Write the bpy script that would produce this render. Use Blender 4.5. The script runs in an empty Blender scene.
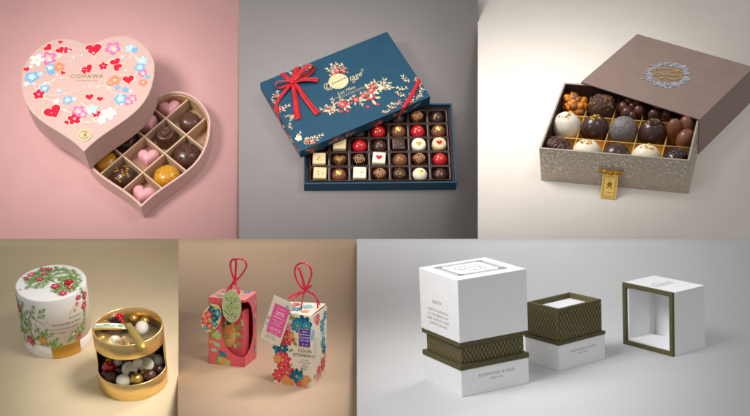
import bpy, bmesh, math, random
from mathutils import Matrix, Vector, noise
R_ = math.radians
S = 0.01                       # mesh code below is written in hundredths of a unit
scene = bpy.context.scene
scene.unit_settings.scale_length = 0.15
COL = scene.collection
rng = random.Random(7)

# ------------------------------------------------------------------ materials
def lin(c):
    c = c / 255.0
    return c / 12.92 if c <= 0.04045 else ((c + 0.055) / 1.055) ** 2.4
def rgb(c): return (lin(c[0]), lin(c[1]), lin(c[2]), 1.0)
MATS = {}
def mat(name, col, rough=0.5, metal=0.0, var=0.06, vscale=40.0, bump=0.0, bscale=200.0, coat=0.0, sss=0.0, spec=0.25, sheen=0.0):
    if name in MATS: return MATS[name]
    m = bpy.data.materials.new(name); m.use_nodes = True
    nt = m.node_tree; b = nt.nodes['Principled BSDF']
    b.inputs['Roughness'].default_value = rough
    b.inputs['Metallic'].default_value = metal
    b.inputs['Specular IOR Level'].default_value = spec
    b.inputs['Coat Weight'].default_value = coat
    b.inputs['Coat Roughness'].default_value = 0.12
    if sheen: b.inputs['Sheen Weight'].default_value = sheen
    if sss:
        b.inputs['Subsurface Weight'].default_value = sss
        b.inputs['Subsurface Radius'].default_value = (0.03, 0.015, 0.01)
        b.inputs['Subsurface Scale'].default_value = 1.0
    tc = nt.nodes.new('ShaderNodeTexCoord')
    c = rgb(col)
    if var > 0:
        n = nt.nodes.new('ShaderNodeTexNoise'); n.inputs['Scale'].default_value = vscale
        n.inputs['Detail'].default_value = 5.0
        nt.links.new(tc.outputs['Object'], n.inputs['Vector'])
        r = nt.nodes.new('ShaderNodeValToRGB')
        r.color_ramp.elements[0].position = 0.3; r.color_ramp.elements[1].position = 0.7
        r.color_ramp.elements[0].color = tuple(max(0, x * (1 - var * 1.6)) for x in c[:3]) + (1,)
        r.color_ramp.elements[1].color = tuple(min(1, x * (1 + var)) for x in c[:3]) + (1,)
        nt.links.new(n.outputs['Fac'], r.inputs['Fac'])
        nt.links.new(r.outputs['Color'], b.inputs['Base Color'])
    else:
        b.inputs['Base Color'].default_value = c
    if bump > 0:
        n2 = nt.nodes.new('ShaderNodeTexNoise'); n2.inputs['Scale'].default_value = bscale
        n2.inputs['Detail'].default_value = 4.0
        nt.links.new(tc.outputs['Object'], n2.inputs['Vector'])
        bp = nt.nodes.new('ShaderNodeBump'); bp.inputs['Strength'].default_value = bump
        bp.inputs['Distance'].default_value = 0.01
        nt.links.new(n2.outputs['Fac'], bp.inputs['Height'])
        nt.links.new(bp.outputs['Normal'], b.inputs['Normal'])
    MATS[name] = m
    return m

def film_mat(name, tint, gloss=0.08):
    m = bpy.data.materials.new(name); m.use_nodes = True
    nt = m.node_tree; nt.nodes.clear()
    o = nt.nodes.new('ShaderNodeOutputMaterial'); mx = nt.nodes.new('ShaderNodeMixShader')
    t = nt.nodes.new('ShaderNodeBsdfTransparent'); g = nt.nodes.new('ShaderNodeBsdfGlossy')
    t.inputs['Color'].default_value = tint; g.inputs['Roughness'].default_value = 0.08
    fr = nt.nodes.new('ShaderNodeFresnel'); fr.inputs['IOR'].default_value = 1.12
    nt.links.new(fr.outputs[0], mx.inputs[0]); nt.links.new(t.outputs[0], mx.inputs[1]); nt.links.new(g.outputs[0], mx.inputs[2])
    nt.links.new(mx.outputs[0], o.inputs[0]); MATS[name] = m
    return m

# ------------------------------------------------------------------ camera and stages
CAM_LOC = Vector((0, 0, 8.0))
CAM_M = Matrix.Translation(CAM_LOC) @ Matrix.Rotation(R_(90 - 12), 4, 'X')
F_PX = 1300.0
cam = bpy.data.cameras.new('camera'); cam.sensor_width = 36.0; cam.lens = 36.0 * F_PX / 750.0
cam.clip_start = 0.1; cam.clip_end = 500.0
cam_o = bpy.data.objects.new('camera', cam); COL.objects.link(cam_o); cam_o.matrix_basis = CAM_M
scene.camera = cam_o

def stage(origin, pitch, roll, k):
    # a display board: origin in front of the camera, tilted by pitch and roll
    p = R_(pitch); r = R_(roll)
    cp, sp = math.cos(p), math.sin(p)
    m = Matrix(((1, 0, 0), (0, sp, cp), (0, -cp, sp))).to_4x4()
    m = Matrix.Rotation(r, 4, 'Z') @ m
    return CAM_M @ Matrix.Translation(Vector(origin) * k) @ m @ Matrix.Scale(k, 4)
KL = 0.70
STAGE = {
 'pink':  stage((-2.555, 0.885, -13.0), 60.34, 0.0, 1.0),
 'grey':  stage((-0.165, 0.885, -13.0), 59.155, -2.411, 1.0),
 'cream': stage((2.39, 0.885, -13.0), 37.412, 9.313, 0.92),
 'beige': stage((-2.86, -1.20, -13.0), 28.625, 0.0, 0.65),
 'tan':   stage((-1.075, -1.195, -13.0), 10.631, -1.263, KL),
 'white': stage((1.78, -1.20, -13.0), 9.1276, 2.8175, 0.66),
}
def place(st, x=0, y=0, z=0, yaw=0.0):
    return STAGE[st] @ Matrix.Translation((x * S, y * S, z * S)) @ Matrix.Rotation(yaw, 4, 'Z')
def basis(O, U, V, W):
    m = Matrix.Identity(4)
    for i in range(3):
        m[i][0] = U[i]; m[i][1] = V[i]; m[i][2] = W[i]; m[i][3] = O[i] * S
    return m

# ------------------------------------------------------------------ mesh builder
class MB:
    def __init__(s): s.v = []; s.f = []; s.m = []; s.sm = []
    def add(s, vs, fs, mi=0, smooth=False):
        o = len(s.v); s.v += [tuple(v) for v in vs]
        for f in fs:
            s.f.append([i + o for i in f]); s.m.append(mi); s.sm.append(smooth)
        return s
    def prism(s, pts, z0, z1, mi=0, smooth=False, cap0=True, cap1=True):
        n = len(pts)
        vs = [(x, y, z0) for x, y in pts] + [(x, y, z1) for x, y in pts]
        s.add(vs, [[i, (i + 1) % n, n + (i + 1) % n, n + i] for i in range(n)], mi, smooth)
        fs = []
        if cap0: fs.append(list(range(n))[::-1])
        if cap1: fs.append(list(range(n, 2 * n)))
        o = len(s.v) - 2 * n
        for f in fs: s.f.append([i + o for i in f]); s.m.append(mi); s.sm.append(False)
        return s
    def box(s, x0, x1, y0, y1, z0, z1, mi=0):
        return s.prism([(x0, y0), (x1, y0), (x1, y1), (x0, y1)], z0, z1, mi)
    def ring(s, outer, inner, z0, z1, mi=0, smooth=False):
        n = len(outer)
        vs = [(x, y, z0) for x, y in outer] + [(x, y, z1) for x, y in outer] + [(x, y, z0) for x, y in inner] + [(x, y, z1) for x, y in inner]
        fs = []; fl = []
        for i in range(n):
            j = (i + 1) % n
            fs += [[i, j, n + j, n + i], [2*n + j, 2*n + i, 3*n + i, 3*n + j]]
            fl += [[n + i, n + j, 3*n + j, 3*n + i], [j, i, 2*n + i, 2*n + j]]
        s.add(vs, fs, mi, smooth)
        o = len(s.v) - 4 * n
        for f in fl: s.f.append([q + o for q in f]); s.m.append(mi); s.sm.append(False)
        return s
    def lathe(s, prof, n=32, mi=0, smooth=True, cx=0, cy=0, cz=0, sx=1, sy=1):
        vs = []; rows = []
        for r, z in prof:
            if r < 1e-6: rows.append([len(vs)]); vs.append((cx, cy, cz + z))
            else:
                rows.append(list(range(len(vs), len(vs) + n)))
                vs += [(cx + sx * r * math.cos(2*math.pi*i/n), cy + sy * r * math.sin(2*math.pi*i/n), cz + z) for i in range(n)]
        fs = []
        for a, b in zip(rows, rows[1:]):
            for i in range(n):
                j = (i + 1) % n
                if len(a) == 1 and len(b) == 1: continue
                if len(a) == 1: fs.append([a[0], b[j], b[i]][::-1])
                elif len(b) == 1: fs.append([a[i], a[j], b[0]])
                else: fs.append([a[i], a[j], b[j], b[i]])
        return s.add(vs, fs, mi, smooth)
    def tube(s, path, r, n=8, mi=0, closed=False):
        P = [Vector(p) for p in path]; N = len(P); vs = []; prev = None
        for i, p in enumerate(P):
            t = (P[min(i + 1, N - 1)] - P[max(i - 1, 0)]).normalized()
            if prev is None:
                a = Vector((0, 0, 1)) if abs(t.z) < 0.9 else Vector((1, 0, 0))
                prev = t.cross(a).normalized()
            prev = (prev - t * prev.dot(t)).normalized(); q = t.cross(prev)
            rr = r[i] if isinstance(r, (list, tuple)) else r
            for k in range(n):
                c = 2 * math.pi * k / n
                vs.append(p + prev * (rr * math.cos(c)) + q * (rr * math.sin(c)))
        fs = [[i*n + k, i*n + (k+1) % n, (i+1)*n + (k+1) % n, (i+1)*n + k] for i in range(N-1) for k in range(n)]
        fs += [list(range(n))[::-1], [(N-1)*n + k for k in range(n)]]
        return s.add(vs, fs, mi, True)
    def ribbon(s, path, width, ups, th=0.35, mi=0, sub=6, notch=False):
        # a flat strip with thickness along a smoothed path; ups = the strip's face normal (one vector or one per point)
        P = [Vector(p) for p in path]
        if not isinstance(ups, list): ups = [ups] * len(P)
        Uv = [Vector(u) for u in ups]
        pts = []; us = []
        for i in range(len(P) - 1):
            p0, p1, p2, p3 = P[max(i-1, 0)], P[i], P[i+1], P[min(i+2, len(P)-1)]
            for k in range(sub):
                t = k / sub
                pts.append(0.5 * ((2*p1) + (p2-p0)*t + (2*p0-5*p1+4*p2-p3)*t*t + (3*p1-p0-3*p2+p3)*t**3))
                us.append(Uv[i].lerp(Uv[i+1], t))
        pts.append(P[-1]); us.append(Uv[-1])
        N = len(pts); vs = []
        for i, p in enumerate(pts):
            t = (pts[min(i+1, N-1)] - pts[max(i-1, 0)]).normalized()
            side = t.cross(us[i])
            side = side.normalized() if side.length > 1e-6 else Vector((1, 0, 0))
            nn = side.cross(t).normalized()
            w = (width[0] + (width[1] - width[0]) * i / (N-1) if isinstance(width, tuple) else width) / 2
            back = t * (-w * 0.9) if (notch and i == N-1) else Vector((0, 0, 0))
            for lay in (0, th):
                vs += [p - side*w + nn*lay, p + back + nn*lay, p + side*w + nn*lay]
        fs = []
        for i in range(N-1):
            a = i*6; b = a+6
            fs += [[a, b, b+1, a+1], [a+1, b+1, b+2, a+2], [a+4, b+4, b+3, a+3], [a+5, b+5, b+4, a+4],
                   [a+3, b+3, b, a], [a+2, b+2, b+5, a+5]]
        fs += [[0, 1, 4, 3], [1, 2, 5, 4]]; q = (N-1)*6
        fs += [[q+3, q+4, q+1, q], [q+4, q+5, q+2, q+1]]
        return s.add(vs, fs, mi, True)
    def build(s, name, mats, parent=None, M=None, bevel=0.0, segs=2, ang=35, sub=0):
        me = bpy.data.meshes.new(name)
        me.from_pydata([(x*S, y*S, z*S) for x, y, z in s.v], [], s.f)
        if not isinstance(mats, (list, tuple)): mats = [mats]
        for m in mats: me.materials.append(m)
        for p, mi, sm in zip(me.polygons, s.m, s.sm): p.material_index = mi; p.use_smooth = sm
        bm = bmesh.new(); bm.from_mesh(me); bmesh.ops.recalc_face_normals(bm, faces=bm.faces) if bevel or sub else None
        bm.to_mesh(me); bm.free(); me.update()
        o = bpy.data.objects.new(name, me); COL.objects.link(o)
        if parent is not None: o.parent = parent
        if M is not None: o.matrix_basis = M
        if bevel:
            b = o.modifiers.new('bevel', 'BEVEL'); b.width = bevel * S; b.segments = segs; b.limit_method = 'ANGLE'; b.angle_limit = R_(ang); b.harden_normals = False
            for p in me.polygons: p.use_smooth = True
            me.set_sharp_from_angle(angle=R_(30)) if hasattr(me, 'set_sharp_from_angle') else None
        if sub:
            m = o.modifiers.new('sub', 'SUBSURF'); m.levels = sub; m.render_levels = sub
        return o

def tag(o, label=None, cat=None, group=None, kind=None):
    if label: o['label'] = label
    if cat: o['category'] = cat
    if group: o['group'] = group
    if kind: o['kind'] = kind
    return o
def thing(name, label, cat, M, group=None):
    o = bpy.data.objects.new(name, None); o.empty_display_size = 0.05
    COL.objects.link(o); o.matrix_basis = M
    return tag(o, label, cat, group)

def inset(pts, d):
    n = len(pts); out = []
    for i in range(n):
        a, b, c = Vector(pts[i-1]), Vector(pts[i]), Vector(pts[(i+1) % n])
        e1 = (b-a).normalized(); e2 = (c-b).normalized()
        n1 = Vector((-e1.y, e1.x)); n2 = Vector((-e2.y, e2.x)); m = n1 + n2
        m = m / max(0.35, m.dot(n1)) if m.length > 1e-6 else n1
        out.append(tuple(b + m * d))
    return out

# ------------------------------------------------------------------ printed artwork
TEXT_CACHE = {}
def text_geo(s, size=1.0, shear=0.0, space=1.0, align='CENTER', bold=0.0):
    key = (s, shear, space, align, bold)
    if key not in TEXT_CACHE:
        c = bpy.data.curves.new('lettering', 'FONT'); c.body = s; c.size = 1.0; c.shear = shear
        c.space_character = space; c.align_x = align; c.align_y = 'CENTER'; c.resolution_u = 3; c.offset = bold
        o = bpy.data.objects.new('lettering', c)
        me = bpy.data.meshes.new_from_object(o)
        TEXT_CACHE[key] = ([tuple(v.co) for v in me.vertices], [list(p.vertices) for p in me.polygons])
        bpy.data.objects.remove(o); bpy.data.curves.remove(c); bpy.data.meshes.remove(me)
    vs, fs = TEXT_CACHE[key]
    return [(x*size, y*size) for x, y, z in vs], fs

class Art:
    """flat printed shapes laid on a surface; fmap(u, v, h) gives the point h above the surface"""
    def __init__(s, fmap, h0=0.12, dh=0.0012): s.map = fmap; s.h = h0; s.dh = dh; s.mb = MB(); s.mats = []; s.clip = None; s.k = 1.0
    def mi(s, m):
        if m not in s.mats: s.mats.append(m)
        return s.mats.index(m)
    def fan(s, c, pts, m):
        if s.clip and not all(s.clip(u, v) for u, v in pts): return
        s.h += s.dh
        vs = [s.map(c[0], c[1], s.h)] + [s.map(u, v, s.h) for u, v in pts]; n = len(pts)
        s.mb.add(vs, [[0, 1+i, 1+(i+1) % n] for i in range(n)], s.mi(m))
    def flower(s, u, v, r, m, centre=None, rot=None, petals=5, depth=0.35, n=40, mid=None):
        rot = rng.uniform(0, 6.28) if rot is None else rot; r *= s.k
        def out(k, ph=0.0):
            return [(u + r*k*math.cos(t)*(1-depth+depth*abs(math.cos(petals*(t-rot)/2+ph))**0.7), v + r*k*math.sin(t)*(1-depth+depth*abs(math.cos(petals*(t-rot)/2+ph))**0.7)) for t in [2*math.pi*i/n for i in range(n)]]
        s.fan((u, v), out(1.0), m)
        if mid: s.fan((u, v), out(0.58), mid)
        if centre: s.disc(u, v, r*0.2, centre)
    def disc(s, u, v, r, m, ry=None, ang=0.0, n=16):
        ry = ry or r; ca, sa = math.cos(ang), math.sin(ang)
        s.fan((u, v), [(u + r*math.cos(t)*ca - ry*math.sin(t)*sa, v + r*math.cos(t)*sa + ry*math.sin(t)*ca) for t in [2*math.pi*i/n for i in range(n)]], m)
    def leaf(s, u, v, L, ang, m, w=0.38):
        ca, sa = math.cos(ang), math.sin(ang); pts = []
        prof = [(0, 0), (.2, .6), (.45, 1), (.7, .75), (.88, .35), (1, 0)]
        loc = [(x*L, y*L*w/2) for x, y in prof] + [(x*L, -y*L*w/2) for x, y in prof[-2:0:-1]]
        s.fan((u + ca*L*.45, v + sa*L*.45), [(u + x*ca - y*sa, v + x*sa + y*ca) for x, y in loc], m)
    def heart(s, u, v, r, m, ang=0.0):
        ca, sa = math.cos(ang), math.sin(ang); pts = []; r *= s.k
        for i in range(28):
            t = 2*math.pi*i/28
            x = 16*math.sin(t)**3/17; y = (13*math.cos(t)-5*math.cos(2*t)-2*math.cos(3*t)-math.cos(4*t))/17
            pts.append((u + r*(x*ca - y*sa), v + r*(x*sa + y*ca)))
        s.fan((u, v), pts, m)
    def line(s, pts, w, m, taper=False):
        s.h += s.dh; P = []
        Q = [Vector(p) for p in pts]
        for i in range(len(Q)-1):
            p0, p1, p2, p3 = Q[max(i-1, 0)], Q[i], Q[i+1], Q[min(i+2, len(Q)-1)]
            for k in range(5):
                t = k/5; P.append(0.5*((2*p1)+(p2-p0)*t+(2*p0-5*p1+4*p2-p3)*t*t+(3*p1-p0-3*p2+p3)*t**3))
        P.append(Q[-1]); N = len(P); vs = []
        for i, p in enumerate(P):
            t = (P[min(i+1, N-1)]-P[max(i-1, 0)]); t = t.normalized() if t.length > 1e-9 else Vector((1, 0))
            ww = w/2*(1 - 0.7*i/(N-1) if taper else 1); nn = Vector((-t.y, t.x))*ww
            vs += [s.map(p.x+nn.x, p.y+nn.y, s.h), s.map(p.x-nn.x, p.y-nn.y, s.h)]
        s.mb.add(vs, [[2*i, 2*i+1, 2*i+3, 2*i+2] for i in range(N-1)], s.mi(m))
    def poly(s, pts, m):
        c = (sum(p[0] for p in pts)/len(pts), sum(p[1] for p in pts)/len(pts)); s.fan(c, pts, m)
    def text(s, st, u, v, size, m, ang=0.0, **kw):
        s.h += s.dh; pts, fs = text_geo(st, size, **kw); ca, sa = math.cos(ang), math.sin(ang)
        s.mb.add([s.map(u + x*ca - y*sa, v + x*sa + y*ca, s.h) for x, y in pts], fs, s.mi(m))
    def spray(s, u, v, L, ang, m, stem=None, n=4, leaf=0.45):
        ca, sa = math.cos(ang), math.sin(ang)
        if stem: s.line([(u, v), (u + ca*L*.5 - sa*L*.06, v + sa*L*.5 + ca*L*.06), (u + ca*L, v + sa*L)], L*0.05, stem)
        for i in range(n):
            q = (i + .6)/n; side = 1 if i % 2 else -1
            mm = m[i % len(m)] if isinstance(m, list) else m
            s.leaf(u + ca*L*q, v + sa*L*q, L*leaf*rng.uniform(.8, 1.15), ang + side*rng.uniform(.5, 1.0), mm)
        s.leaf(u + ca*L, v + sa*L, L*leaf*.9, ang, m[0] if isinstance(m, list) else m)
    def build(s, name, parent): return s.mb.build(name, s.mats, parent)

def flat(u, v, h): return (u, v, h)
# ------------------------------------------------------------------ display boards (seamless paper, cut to size)
def board(name, st, rows, m, label=None):
    away = Vector((0, 0.25, -1)).normalized() * 3.0
    vs = []
    for a, b in rows:
        vs += [a, b]
    n = len(vs)
    vs += [tuple(Vector(p) + away) for p in vs]
    fs = [[2*i, 2*i+1, 2*i+3, 2*i+2] for i in range(len(rows)-1)]
    k = len(fs)
    fs += [[n+2*i+2, n+2*i+3, n+2*i+1, n+2*i] for i in range(len(rows)-1)]
    for i in range(len(rows)-1):
        fs += [[2*i+2, n+2*i+2, n+2*i, 2*i], [2*i+1, n+2*i+1, n+2*i+3, 2*i+3]]
    L = 2*(len(rows)-1)
    fs += [[0, n, n+1, 1], [L+1, n+L+1, n+L, L]]
    mb = MB(); mb.add(vs, fs, 0, False)
    for i in range(k): mb.sm[i] = True
    o = mb.build(name, m, M=STAGE[st]); o['kind'] = 'structure'
    return o
BOARDS = dict(
 P1=[((-111.2,-137.8,0.0),(126.8,-137.8,0.0)),((-156.2,167.5,0.0),(111.0,167.5,0.0))],
 P2=[((-106.8,-144.7,0.0),(119.2,-133.8,0.0)),((-134.5,163.2,0.0),(120.6,177.1,0.0))],
 P3=[((-163.1,-153.5,0.0),(76.7,-216.1,-0.0)),((-86.9,313.0,0.0),(219.9,206.2,0.0))],
 P4=[((-59.4,-159.3,0.0),(110.4,-159.3,0.0)),((-63.1,-145.0,0.0),(108.5,-145.0,0.0)),((-66.9,-130.4,0.0),(106.5,-130.4,0.0)),((-70.8,-115.4,0.0),(104.5,-115.4,0.0)),((-74.8,-100.2,0.0),(102.5,-100.2,0.0)),((-78.9,-84.5,0.0),(100.4,-84.5,0.0)),((-83.1,-68.5,0.0),(98.3,-68.5,0.0)),((-87.4,-52.2,0.0),(96.1,-52.2,0.0)),((-91.7,-35.4,0.0),(93.9,-35.4,0.0)),((-96.2,-18.3,0.0),(91.6,-18.3,0.0)),((-100.8,-0.8,0.0),(89.3,-0.8,0.0)),((-105.5,17.2,0.0),(86.9,17.2,0.0)),((-110.3,35.6,0.0),(84.5,35.6,0.0)),((-115.2,54.5,0.0),(82.0,54.5,0.0)),((-119.6,72.0,1.2),(79.7,72.0,1.2)),((-122.4,84.9,5.4),(78.3,84.9,5.4)),((-124.3,95.3,11.4),(77.4,95.3,11.4)),((-125.4,103.6,18.8),(76.8,103.6,18.8)),((-125.9,110.2,27.1),(76.5,110.2,27.1)),((-125.9,115.2,36.5),(76.5,115.2,36.5))],
 P5=[((-45.4,-289.4,0.0),(94.6,-280.6,0.0)),((-48.8,-266.9,0.0),(94.2,-257.7,0.0)),((-52.4,-243.5,0.0),(93.8,-233.9,0.0)),((-56.2,-219.0,0.0),(93.4,-208.9,-0.0)),((-60.1,-193.3,0.0),(92.9,-182.8,0.0)),((-64.2,-166.5,0.0),(92.4,-155.4,0.0)),((-68.5,-138.3,0.0),(91.9,-126.7,0.0)),((-73.1,-108.7,0.0),(91.4,-96.6,0.0)),((-77.8,-77.6,-0.0),(90.9,-64.8,-0.0)),((-82.8,-44.9,0.0),(90.3,-31.4,0.0)),((-88.1,-10.4,0.0),(89.7,3.8,0.0)),((-93.7,26.0,0.0),(89.0,41.0,0.0)),((-99.6,64.4,0.0),(88.3,78.1,0.6)),((-104.4,95.9,2.5),(87.8,106.2,4.1)),((-108.1,120.6,7.2),(87.3,129.2,9.4)),((-111.3,141.5,13.1),(86.8,149.1,15.7)),((-114.1,160.0,20.0),(86.4,166.7,22.9)),((-116.6,176.5,27.6),(85.9,182.6,30.7)),((-118.8,191.5,35.7),(85.5,197.1,39.1)),((-120.9,205.3,44.4),(85.1,210.4,47.9))],
 P6=[((-194.8,-277.8,0.0),(111.4,-324.0,0.0)),((-194.9,-257.4,0.0),(117.0,-305.4,0.0)),((-195.0,-236.3,0.0),(122.8,-286.2,0.0)),((-195.1,-214.3,0.0),(128.8,-266.2,0.0)),((-195.3,-191.3,0.0),(135.1,-245.4,0.0)),((-195.4,-167.4,0.0),(141.7,-223.7,0.0)),((-195.6,-142.4,0.0),(148.5,-201.2,0.0)),((-195.7,-116.4,0.0),(155.6,-177.7,0.0)),((-195.9,-89.1,0.0),(163.0,-153.2,0.0)),((-196.1,-60.6,0.0),(170.7,-127.6,0.0)),((-196.3,-30.8,0.0),(178.8,-100.8,0.0)),((-196.4,0.6,0.0),(187.2,-72.9,0.0)),((-196.6,33.4,0.0),(196.1,-43.6,0.0)),((-196.8,68.0,0.0),(205.4,-12.9,0.0)),((-197.1,104.3,0.0),(215.1,19.3,0.0)),((-197.2,136.2,1.6),(225.3,53.1,0.0)),((-197.2,162.8,4.7),(236.1,88.7,0.0)),((-197.1,186.1,8.9),(246.6,123.5,0.7)),((-197.0,207.2,13.9),(255.2,151.9,3.2)),((-196.8,226.6,19.5),(262.6,176.5,7.0)),((-196.6,244.6,25.7),(269.2,198.5,11.7)),((-196.4,261.4,32.2),(275.3,218.6,17.1)),((-196.1,277.2,39.2),(280.9,237.1,23.0)),((-195.8,292.1,46.5),(286.1,254.4,29.4))],
)
board('pink_backdrop', 'pink', BOARDS['P1'], mat('pink paper', (230, 176, 172), .85, spec=.12, var=.02, vscale=3, bump=.03, bscale=260))
board('grey_backdrop', 'grey', BOARDS['P2'], mat('grey paper', (156, 150, 149), .85, spec=.12, var=.02, vscale=3, bump=.03, bscale=260))
board('cream_backdrop', 'cream', BOARDS['P3'], mat('cream paper', (245, 237, 227), .85, spec=.12, var=.02, vscale=2, bump=.03, bscale=120))
board('beige_backdrop', 'beige', BOARDS['P4'], mat('beige paper', (214, 194, 160), .85, spec=.12, var=.02, vscale=3, bump=.03, bscale=260))
board('tan_backdrop', 'tan', BOARDS['P5'], mat('tan paper', (200, 170, 143), .85, spec=.12, var=.02, vscale=3, bump=.03, bscale=260))
board('white_backdrop', 'white', BOARDS['P6'], mat('studio paper', (212, 212, 213), .55, var=.01, vscale=3, bump=.02, bscale=260))

# ------------------------------------------------------------------ light: softboxes over each board, dim grey room
w = bpy.data.worlds.new('World'); scene.world = w; w.use_nodes = True
nt = w.node_tree; bg = nt.nodes['Background']; bg.inputs['Strength'].default_value = 0.47
tcw = nt.nodes.new('ShaderNodeTexCoord'); sp = nt.nodes.new('ShaderNodeSeparateXYZ'); rw = nt.nodes.new('ShaderNodeValToRGB')
mp = nt.nodes.new('ShaderNodeMapRange'); mp.inputs['From Min'].default_value = -1; mp.inputs['From Max'].default_value = 1
nt.links.new(tcw.outputs['Generated'], sp.inputs[0]); nt.links.new(sp.outputs['Z'], mp.inputs['Value']); nt.links.new(mp.outputs[0], rw.inputs[0])
rw.color_ramp.elements[0].color = (.35, .33, .32, 1); rw.color_ramp.elements[1].color = (1.0, .99, .97, 1)
rw.color_ramp.elements[0].position = .08; rw.color_ramp.elements[1].position = .72
nt.links.new(rw.outputs[0], bg.inputs['Color'])
def softbox(name, st, pos, target, size, power, spread=180, col=(1, .96, .91)):
    l = bpy.data.lights.new(name, 'AREA'); l.shape = 'DISK'; l.size = size; l.energy = power; l.spread = R_(spread); l.color = col
    o = bpy.data.objects.new(name, l); COL.objects.link(o)
    a = STAGE[st] @ (Vector(pos) * S); b = STAGE[st] @ (Vector(target) * S)
    o.matrix_basis = Matrix.Translation(a) @ (b - a).to_track_quat('-Z', 'Y').to_matrix().to_4x4()
    return o
softbox('softbox_pink', 'pink', (-240, -90, 640), (60, -10, 0), 2.2, 58, 62, (1, .98, .97))
softbox('softbox_grey', 'grey', (230, 60, 660), (-40, -60, 0), 2.2, 13, 46, (1, .99, .98))
softbox('softbox_cream', 'cream', (-300, 200, 580), (-50, -30, 0), 2.4, 33, 54, (1, .97, .95))
softbox('softbox_beige', 'beige', (300, -160, 520), (30, -100, 0), 1.3, 7.0, 36, (1, .97, .92))
softbox('softbox_tan', 'tan', (280, 60, 600), (30, -190, 0), 1.3, 7.0, 38, (1, .97, .94))
softbox('softbox_white', 'white', (-330, -330, 520), (190, -150, 0), 2.6, 31, 64, (.98, .99, 1))

# ------------------------------------------------------------------ chocolates
_m = mat
def mat(*a, **k):
    k.setdefault('spec', .5); return _m(*a, **k)
CH = dict(
 dark=mat('dark chocolate', (62, 32, 25), .3, var=.12, vscale=90, bump=.08, bscale=160, coat=.25),
 mid=mat('plain chocolate', (84, 46, 33), .33, var=.12, vscale=90, bump=.08, bscale=160, coat=.2),
 milk=mat('milk chocolate', (128, 76, 48), .34, var=.12, vscale=90, bump=.08, bscale=160, coat=.2),
 white=mat('white chocolate', (246, 234, 208), .38, var=.05, vscale=90, bump=.06, bscale=140, sss=.2),
 pink=mat('pink chocolate', (231, 166, 172), .33, var=.06, vscale=120, bump=.1, bscale=180, sss=.15, coat=.15),
 red=mat('red glazed chocolate', (200, 18, 34), .22, var=.1, vscale=60, bump=.04, bscale=120, coat=.6),
 amber=mat('amber glazed chocolate', (206, 142, 20), .28, var=.22, vscale=50, bump=.08, bscale=90, coat=.5),
 bronze=mat('bronze dusted chocolate', (150, 104, 62), .36, .35, var=.18, vscale=80, bump=.1, bscale=140),
 cream=mat('cream fondant', (232, 210, 158), .45, var=.08, vscale=90, bump=.12, bscale=140),
 cocoa=mat('cocoa dusted truffle', (74, 42, 30), .7, var=.3, vscale=140, bump=.5, bscale=120),
 praline=mat('praline crumb', (150, 104, 62), .6, var=.35, vscale=140, bump=.6, bscale=120),
 coconut=mat('coconut crumb', (244, 236, 218), .6, var=.12, vscale=140, bump=.6, bscale=130),
 frost=mat('sugar frosted chocolate', (128, 120, 120), .5, var=.4, vscale=70, bump=.35, bscale=110),
 orange=mat('candied orange', (222, 132, 18), .25, var=.25, vscale=60, bump=.15, bscale=60, coat=.5, sss=.3),
 toffee=mat('glazed hazelnut', (148, 82, 30), .3, var=.3, vscale=50, bump=.1, bscale=80, coat=.4),
 goldc=mat('gold lustre chocolate', (216, 176, 92), .3, .85, var=.1, vscale=60, bump=.08, bscale=90),
 leaf=mat('gold leaf', (236, 190, 78), .32, .85, var=.15, vscale=120),
 drz=mat('caramel drizzle', (196, 142, 96), .4, var=.1, vscale=90),
 drzdark=mat('dark drizzle', (46, 24, 20), .35, var=.1, vscale=90),
)
mat = _m
def heart_pts(n=28):
    out = []
    for i in range(n):
        t = 2*math.pi*i/n
        out.append((16*math.sin(t)**3/16.5, (13*math.cos(t)-5*math.cos(2*t)-2*math.cos(3*t)-math.cos(4*t)+2)/16.5))
    return out
class Shape:
    """a chocolate: mesh plus the height of its top over (x, y)"""
    pass
def rough(mb, amt, sc, seed):
    out = []
    cz = sum(v[2] for v in mb.v)/len(mb.v)
    for v in mb.v:
        d = Vector((v[0], v[1], v[2]-cz)); k = noise.fractal(Vector(v)*sc + Vector((seed*7.3, seed*3.1, seed)), 0.8, 2.0, 4)
        d = d*(1 + amt*k); out.append((d.x, d.y, max(0.0, d.z+cz)))
    mb.v = out
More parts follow.
